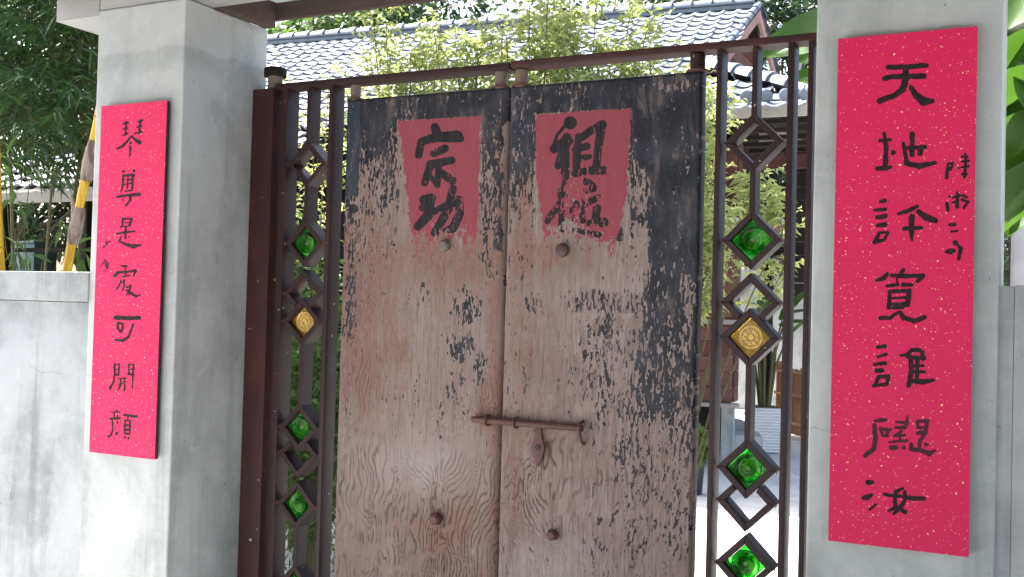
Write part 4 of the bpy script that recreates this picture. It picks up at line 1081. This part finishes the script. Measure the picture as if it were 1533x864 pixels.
for k, (nv, z_, x, y) in enumerate(cands):
    jx, jr = random.uniform(-.004, .004), random.uniform(-.012, .012)
    M = Matrix.Translation((x+jx, y, roofz(y)+.012+random.uniform(0, .006))) @ Matrix.Rotation(jr, 4, 'Z') @ rotm
    if k < 298:
        o = link('roof_tile', TME, house); o.matrix_local = M
    else:
        rest.add([M @ Vector(v) for v in tv], tf)
o = rest.build('roof_tile_field', M_TILE, house, True); o['kind'] = 'stuff'
# roof deck, soffit, fascia
def quad(name, pts, mat, th=.05):
    n = len(pts); lo = [Vector(p)-Vector((0, 0, th)) for p in pts]
    fs = [tuple(range(n)), tuple(range(2*n-1, n-1, -1))]+[(i, i+n, (i+1) % n+n, (i+1) % n) for i in range(n)]
    return MB().add([tuple(p) for p in pts]+[tuple(p) for p in lo], fs).build(name, mat, house)
quad('roof_deck', [(-10.4, 0, ZT-.01), (-10.4, EY, roofz(EY)-.01), (.84, EY, roofz(EY)-.01), (-.23, -1.95, roofz(1.95)-.01), (-.02, 0, ZT-.01)], M_DARKW, .07)
quad('roof_deck', [(-.02, .001, ZT-.01), (-.02, 2.8, roofz(2.8)-.01), (-10.4, 2.8, roofz(2.8)-.01), (-10.4, .001, ZT-.01)], M_DARKW, .07)
quad('side_roof', [(-.25, -1.95, roofz(1.95)-.012), (.84, EY, roofz(EY)-.012), (.84, -.3, roofz(EY)-.012), (-.1, -.3, roofz(1.95)-.012)], M_DARKW, .06)
MB().box(-10.4, .86, EY-.035, EY-.005, roofz(EY)-.13, roofz(EY)-.005).build('eave_board', M_EAVE, house)
MB().box(.845, .875, EY, -.3, roofz(EY)-.13, roofz(EY)-.005).build('eave_board', M_EAVE, house)
# tiles of the side skirt
sl2 = (roofz(1.95)-roofz(EY))/1.0
for i in range(5):
    for j in range(13):
        x = -.15+i*.21; y = -2.62+j*TW
        if y < -2.13-x*.79: continue
        M = Matrix.Translation((x, y, roofz(1.95)-sl2*(x+.16)+.03)) @ Matrix.Rotation(math.pi/2, 4, 'Z') @ Matrix.Rotation(math.atan(sl2), 4, 'X')
        o = link('side_tile', TME, house); o.matrix_local = M
# round eave ends, hip ridge
cap = MB().lathe([(.058, 0), (.058, .035), (.045, .042)], (0, 0, 0), 14, 'y').mesh('eave_tile_end', M_TILE, True)
for c in range(0, 30):
    x = .80-c*TW
    link('eave_tile_end', cap, house, (x, EY-.06, roofz(EY)+.045))
def halfround(a, b, rad, name, mat, lift=0.0):
    a, b = Vector(a), Vector(b); d = (b-a).normalized(); s = d.cross(Vector((0, 0, 1))).normalized(); u = s.cross(d)
    V = []; n = 9
    for p, k in ((a, .86), (b, 1.14)):
        for i in range(n):
            q = math.pi*i/(n-1); V.append(p+s*math.cos(q)*rad*k+u*(math.sin(q)*rad*k+lift))
    F = [(i, i+1, n+i+1, n+i) for i in range(n-1)]+[tuple(range(n, 2*n))]+[tuple(range(n-1, -1, -1))]
    return MB().add([tuple(v) for v in V], F).build(name, mat, house, True)
MB().box(-10.4, -.03, -.10, .10, ZT-.03, ZT+.022).build('ridge_base', M_TILE, house, True, .01)
MB().box(-10.4, -.03, -.128, .128, ZT+.024, ZT+.044).build('ridge_course', M_TILE, house, True, .006)
for i in range(44):
    x = -.04-i*.235
    halfround((x-.232, 0, ZT+.046+.006*(i % 3 == 1)), (x, 0, ZT+.046), .086, 'ridge_tile', M_TILE)
ha, hb = Vector((-.22, -1.94, roofz(1.94)+.05)), Vector((.84, -2.78, roofz(2.78)+.07))
for i in range(6):
    halfround(ha.lerp(hb, i/6), ha.lerp(hb, (i+1)/6-.01), .085, 'hip_tile', M_TILE)
MB().lathe([(.11, 0), (.11, .05), (.08, .06), (.05, .055)], (0, 0, 0), 16, 'y').build('hip_end_tile', M_TILE, house, True, loc=(.88, -2.83, roofz(2.8)+.09), rot=(0, 0, .75))
# verge tiles down the gable edge
GK = .1076
def gx(x, y, z): return (x+GK*y, y, z)
for sgn in (-1, 1):
    for i in range(10):
        y0, y1 = sgn*i*.19, sgn*(i+1)*.19
        if sgn > 0 and i > 7: continue
        halfround((.02+GK*y0, y0, roofz(y0)+.03), (.02+GK*y1, y1, roofz(y1)+.035), .045, 'verge_tile', M_TILE)
# gable boards and barge boards
gxp = -.16
zb0 = roofz(1.95)-.02
z = zb0; k = 0
while z < ZT-.12:
    z1 = min(z+.17, ZT-.1)
    y_a, y_b = (ZT-.08-z)/SL, (ZT-.08-z1)/SL
    MB().add([gx(gxp+.004*(k % 2), -y_a, z), gx(gxp, y_a, z), gx(gxp, y_b, z1-.008), gx(gxp, -y_b, z1-.008),
              gx(gxp-.03, -y_a, z), gx(gxp-.03, y_a, z), gx(gxp-.03, y_b, z1-.008), gx(gxp-.03, -y_b, z1-.008)],
             [(0, 1, 2, 3), (7, 6, 5, 4), (0, 4, 5, 1), (1, 5, 6, 2), (2, 6, 7, 3), (3, 7, 4, 0)]).build('gable_board', M_SIDING, house)
    z += .17; k += 1
for sgn in (-1, 1):
    e = 2.05*sgn
    pts = [(0, ZT-.03), (e, roofz(e)-.03), (e, roofz(e)-.15), (0, ZT-.15)]
    MB().add([gx(.0, y, z) for y, z in pts]+[gx(.035, y, z) for y, z in pts], [(0, 1, 2, 3), (7, 6, 5, 4), (0, 4, 5, 1), (1, 5, 6, 2), (2, 6, 7, 3), (3, 7, 4, 0)]).build('barge_board', M_BARGE, house)
for i in range(22):
    y = -1.7+i*.155
    MB().box(gxp+.004+GK*y, gxp+.035+GK*y, y, y+.06, zb0-.02, zb0+.28).build('gable_slat', M_DARKW, house)
# wooden walls under the eave
WY = -1.45; WX = .02
zb = .64
while zb < 1.43:
    MB().box(-6.2, WX, WY-.02-random.uniform(0, .006), WY+.02, zb, zb+.148).build('wall_board', M_SIDING, house); zb += .155
MB().box(-6.2, WX+.05, WY-.09, WY+.03, 1.43, 1.475).build('window_sill', M_EAVE, house)
MB().box(-6.2, WX+.08, WY-.16, WY+.03, .60, .635).build('base_ledge', M_EAVE, house)
win = MB().box(-6.2, -.35, WY-.005, WY+.005, 1.477, 2.48).build('window', M_PANE, house)
for i in range(9):
    x = -.40-i*.66
    MB().box(x-.03, x+.03, WY-.045, WY-.006, 1.478, 2.48).build('window_frame', M_SIDING, win)
for z in (1.95, 2.3):
    MB().box(-6.2, -.35, WY-.03, WY-.0065, z, z+.035).build('window_frame', M_SIDING, win)
MB().box(-.34, WX, WY-.04, WY+.02, 1.476, 3.3).build('corner_panel', M_SIDING, house)
MB().box(-6.2, -.342, WY-.03, WY+.02, 2.482, 3.4).build('upper_wall', M_CREAM, house)
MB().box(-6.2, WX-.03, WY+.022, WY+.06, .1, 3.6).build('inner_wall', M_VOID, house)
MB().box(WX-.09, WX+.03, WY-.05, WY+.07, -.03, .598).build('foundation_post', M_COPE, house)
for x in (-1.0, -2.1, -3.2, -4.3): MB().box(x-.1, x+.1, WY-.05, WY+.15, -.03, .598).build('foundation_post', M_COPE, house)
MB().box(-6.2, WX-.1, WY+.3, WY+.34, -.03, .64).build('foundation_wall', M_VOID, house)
zb = .64
while zb < 3.6:
    MB().box(WX-.02, WX+.012+random.uniform(0, .005), WY+.062, WY+.36, zb, zb+.148).build('wall_board', M_SIDING, house); zb += .155
for i in range(5):
    y = -2.4+i*.42
    MB().box(WX+.02, .82, y, y+.06, roofz(EY)-.11, roofz(EY)-.07).build('rafter', M_DARKW, house)
for i in range(16):
    x = .6-i*.42
    MB().add([(x, EY+.02, roofz(EY)-.14), (x+.06, EY+.02, roofz(EY)-.14), (x+.06, WY, roofz(WY)-.16), (x, WY, roofz(WY)-.16),
              (x, EY+.02, roofz(EY)-.09), (x+.06, EY+.02, roofz(EY)-.09), (x+.06, WY, roofz(WY)-.09), (x, WY, roofz(WY)-.09)],
             [(0, 1, 2, 3), (7, 6, 5, 4), (0, 4, 5, 1), (1, 5, 6, 2), (2, 6, 7, 3), (3, 7, 4, 0)]).build('rafter', M_DARKW, house)
# little pent roof over the side window, seen through the lattice
MB().box(-.9, .55, WY-.75, WY-.05, 2.40, 2.44).build('pent_roof', M_EAVE, house)
for x in (-.8, .45): MB().box(x, x+.05, WY-.7, WY-.06, 2.33, 2.398).build('pent_bracket', M_SIDING, house)

# ------------------------------------------------------------------ dark wooden porch right of the house
ay = 13.6
ax0, ax1 = at(1138, 300, ay).x, at(1235, 300, ay).x
az0, az1 = at(1190, 440, ay).z, at(1190, 205, ay).z
an = thing('wooden_porch', 'dark open wooden porch beyond the house corner, seen through the right lattice', 'porch', ((ax0+ax1)/2, ay, 0))
cx_ = (ax0+ax1)/2
zb = az0
while zb < az1-.02:
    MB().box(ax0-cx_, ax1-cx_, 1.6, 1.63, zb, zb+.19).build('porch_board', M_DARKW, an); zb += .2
MB().box(ax0-cx_, ax1-cx_+.6, -.1, 1.9, az1+.05, az1+.11).build('porch_roof', M_DARKW, an)
MB().box(ax0-cx_, ax1-cx_+.62, -.14, -.102, az1-.06, az1+.13).build('eave_board', M_EAVE, an)
MB().box(ax0-cx_, ax1-cx_+.5, .02, .12, az1-.40, az1-.22).build('porch_beam', M_SIDING, an)
for x in (ax0-cx_+.05, ax1-cx_-.1): MB().box(x, x+.12, .02, .14, 0, az1-.402).build('porch_post', M_DARKW, an)
MB().box(ax0-cx_+.17, ax1-cx_-.1, .05, .09, az0+.5, az0+.62).build('porch_rail', M_DARKW, an)

# ------------------------------------------------------------------ shed behind the bamboo
sx0, sx1, sy = -10.2, -6.2, 7.0
sh = thing('garden_shed', 'open dark shed with a grey tiled roof behind the left bamboo', 'shed', (sx1, sy, 0))
SZ = 2.55; SS = .5
smb = MB(); k = 0
for i in range(8):
    for j in range(19):
        x = -.12-j*.21; y = .06+(7-i)*.22
        M = Matrix.Translation((x, y+.2, SZ+SS*(y+.2)+.02)) @ Matrix.Rotation(math.atan(SS), 4, 'X')
        o = link('roof_tile', TME, sh); o.matrix_local = M
MB().add([(-4, -.02, SZ), (0, -.02, SZ), (0, 1.9, SZ+SS*1.9), (-4, 1.9, SZ+SS*1.9), (-4, -.02, SZ-.05), (0, -.02, SZ-.05), (0, 1.9, SZ+SS*1.9-.05), (-4, 1.9, SZ+SS*1.9-.05)],
         [(0, 1, 2, 3), (7, 6, 5, 4), (0, 4, 5, 1), (1, 5, 6, 2), (2, 6, 7, 3), (3, 7, 4, 0)]).build('roof_deck', M_DARKW, sh)
MB().box(-4, 0, -.05, -.022, SZ-.11, SZ-.005).build('eave_board', M_EAVE, sh)
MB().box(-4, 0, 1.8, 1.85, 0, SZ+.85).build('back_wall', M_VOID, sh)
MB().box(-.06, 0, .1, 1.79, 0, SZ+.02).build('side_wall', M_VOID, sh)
MB().box(-4, -.065, .30, .36, 1.98, 2.02).build('cross_rail', M_DARKW, sh)
for x in (-3.3, -2.1, -1.0): MB().box(x, x+.09, .12, .21, 0, SZ+.03).build('post', M_DARKW, sh)
q = at(18, 380, 7.6)
sb = thing('storage_box', 'dull blue upright box standing in the dark shed', 'box', (q.x, 7.75, 0))
MB().box(-.16, .16, 0, .3, 0, q.z+.12).build('box_body', M_BLUE, sb, True, .01); MB().box(-.17, .17, -.015, .31, q.z+.122, q.z+.15).build('box_lid', M_BLUE, sb, True, .008)

# ------------------------------------------------------------------ things in the courtyard
q = atz(1143, 676)
pt = thing('planter', 'tall white square planter with ribbed sides on the sunlit paving', 'planter', tuple(q), .5)
hw = .165; hh = .50
mb = MB(); nr = 15
for i in range(nr):
    z0 = hh*i/nr; w0 = hw*(.78+.22*i/nr); w1 = w0+.020
    mb.add([(sx*w, sy_*w, z0+dz) for (w, dz) in ((w0, .001), (w1, hh/nr*.45), (w0+.002, hh/nr*.98)) for sx, sy_ in ((-1, -1), (1, -1), (1, 1), (-1, 1))],
           [(3, 2, 1, 0), (8, 9, 10, 11)]+[(a*4+b, a*4+(b+1) % 4, a*4+4+(b+1) % 4, a*4+4+b) for a in (0, 1) for b in range(4)])
mb.build('ribbed_body', M_WHITE, pt)
MB().box(-hw+.02, hw-.02, -hw+.02, hw-.02, hh+.001, hh+.008).build('soil', M_SOIL, pt)
bn = thing('potted_palm', 'upright plant with long stalks and paddle leaves growing from the white planter', 'plant', (q.x, q.y, hh+.012))
mb = MB()
rr2 = np.random.default_rng(3)
for k in range(9):
    a = k*2.4; tx, ty, tz = math.cos(a)*.22, math.sin(a)*.22, rr2.uniform(.7, 1.15)
    mb.tube([(math.cos(a)*.05, math.sin(a)*.05, -.02), (tx*.5, ty*.5, tz*.6), (tx, ty, tz)], [.022, .016, .007], 6)
    o = link('leaf', big_leaf_mesh(.55, .2, .2, 60+k, False), bn, (tx, ty, tz), (0, -.9+.3*(k % 3), a))
mb.build('stalk', M_STEM, bn, True)
q = atz(1178, 655)
fr = thing('bamboo_screen', 'low brown bamboo screen behind the white planter', 'screen', tuple(q), -.9)
for i in range(22):
    MB().tube([(-.25+i*.05, random.uniform(-.005, .005), .06), (-.25+i*.05, 0, .88+random.uniform(-.02, .02))], .018, 6).build('bamboo_cane', M_BAMBOO, fr, True)
for z in (.2, .55, .84):
    MB().tube([(-.3, -.03, z), (.85, -.03, z)], .020, 7).build('cross_pole', M_BAMBOO, fr, True)
for x in (-.28, .83): MB().box(x-.03, x+.03, -.01, .05, 0, .95).build('screen_post', M_BAMBOO, fr)
q = atz(1192, 655)
pp = thing('flower_pot', 'small pale pot with a leafy plant on the ground behind the screen', 'pot', (q.x+.35, q.y+.5, 0))
MB().lathe([(.10, 0), (.15, .30), (.165, .32), (.165, .36), (.14, .36)], (0, 0, .75), 16).build('pot_body', M_CREAM, pp, True)
MB().lathe([(.25, 0), (.25, .74)], (0, 0, 0), 10).build('pot_stand', M_DARKW, pp)
r_ = np.random.default_rng(9); n = 160
dd = rand_dirs(n, .6, r_); foliage('foliage', dd*r_.uniform(.02, .22, n)[:, None]+np.array([0, 0, 1.25]), dd, .12, .06, M_LEAF_MID, pp, .3, r=r_)
q = atz(1075, 700)
sb = thing('stone_block', 'rough grey stone block beside the house steps', 'stone', (q.x, q.y+.5, 0), .3)
MB().box(-.35, .30, -.22, .22, -.01, .30).build('block_body', M_COPE, sb, True, .03)
q = atz(1082, 690)
bs = thing('metal_basin', 'shiny steel basin leaning beside the stone block', 'basin', (q.x+.02, q.y+.4, .20), .2)
o = MB().lathe([(.10, .0), (.20, .07), (.225, .075), (.22, .085), (.19, .075), (.09, .012)], (0, 0, 0), 20, 'y').build('basin_bowl', M_SILVER, bs, True)
q = atz(1112, 680)
bk = thing('black_bucket', 'black round bucket at the foot of the house post', 'bucket', (q.x, q.y+.9, 0))
MB().lathe([(.15, 0), (.2, .36), (.215, .36), (.215, .385), (.19, .385)], (0, 0, 0), 18).build('bucket_body', M_BLACKP, bk, True)
q = atz(1062, 700)
r_ = np.random.default_rng(19); n = 140
gp = thing('fern', 'small green leafy plant low beside the right door edge', 'plant', (at(1040, 680, 8.6).x, 8.6, 0))
dd = rand_dirs(n, .8, r_); foliage('foliage', dd*r_.uniform(.03, .12, n)[:, None]+np.array([0, 0, .40]), dd, .13, .05, M_LEAF_MID, gp, .3, r=r_)
MB().lathe([(.07, 0), (.09, .3), (.1, .3)], (0, 0, 0), 14).build('pot_body', M_BLACKP, gp, True)
bw = thing('courtyard_wall', 'pale grey rendered wall at the back of the courtyard', 'wall', (1.5, 17.0, 0))
MB().box(-6.0, 9, 0, .2, -.05, 2.3).build('wall_face', M_COPE, bw)
nb = thing('neighbour_wall', 'pale pinkish wall panel beyond the right low wall', 'wall', (.5, 5.2, 0))
MB().box(at(1513, 380, 5.2).x-.5, 3.5, 0, .12, -.05, at(1520, 322, 5.2).z).build('wall_face', M_CREAM, nb)
MB().box(at(1510, 380, 5.2).x-.5, at(1513, 380, 5.2).x-.502, -.02, .12, -.05, at(1520, 318, 5.2).z).build('wall_trim', M_BROWN, nb)
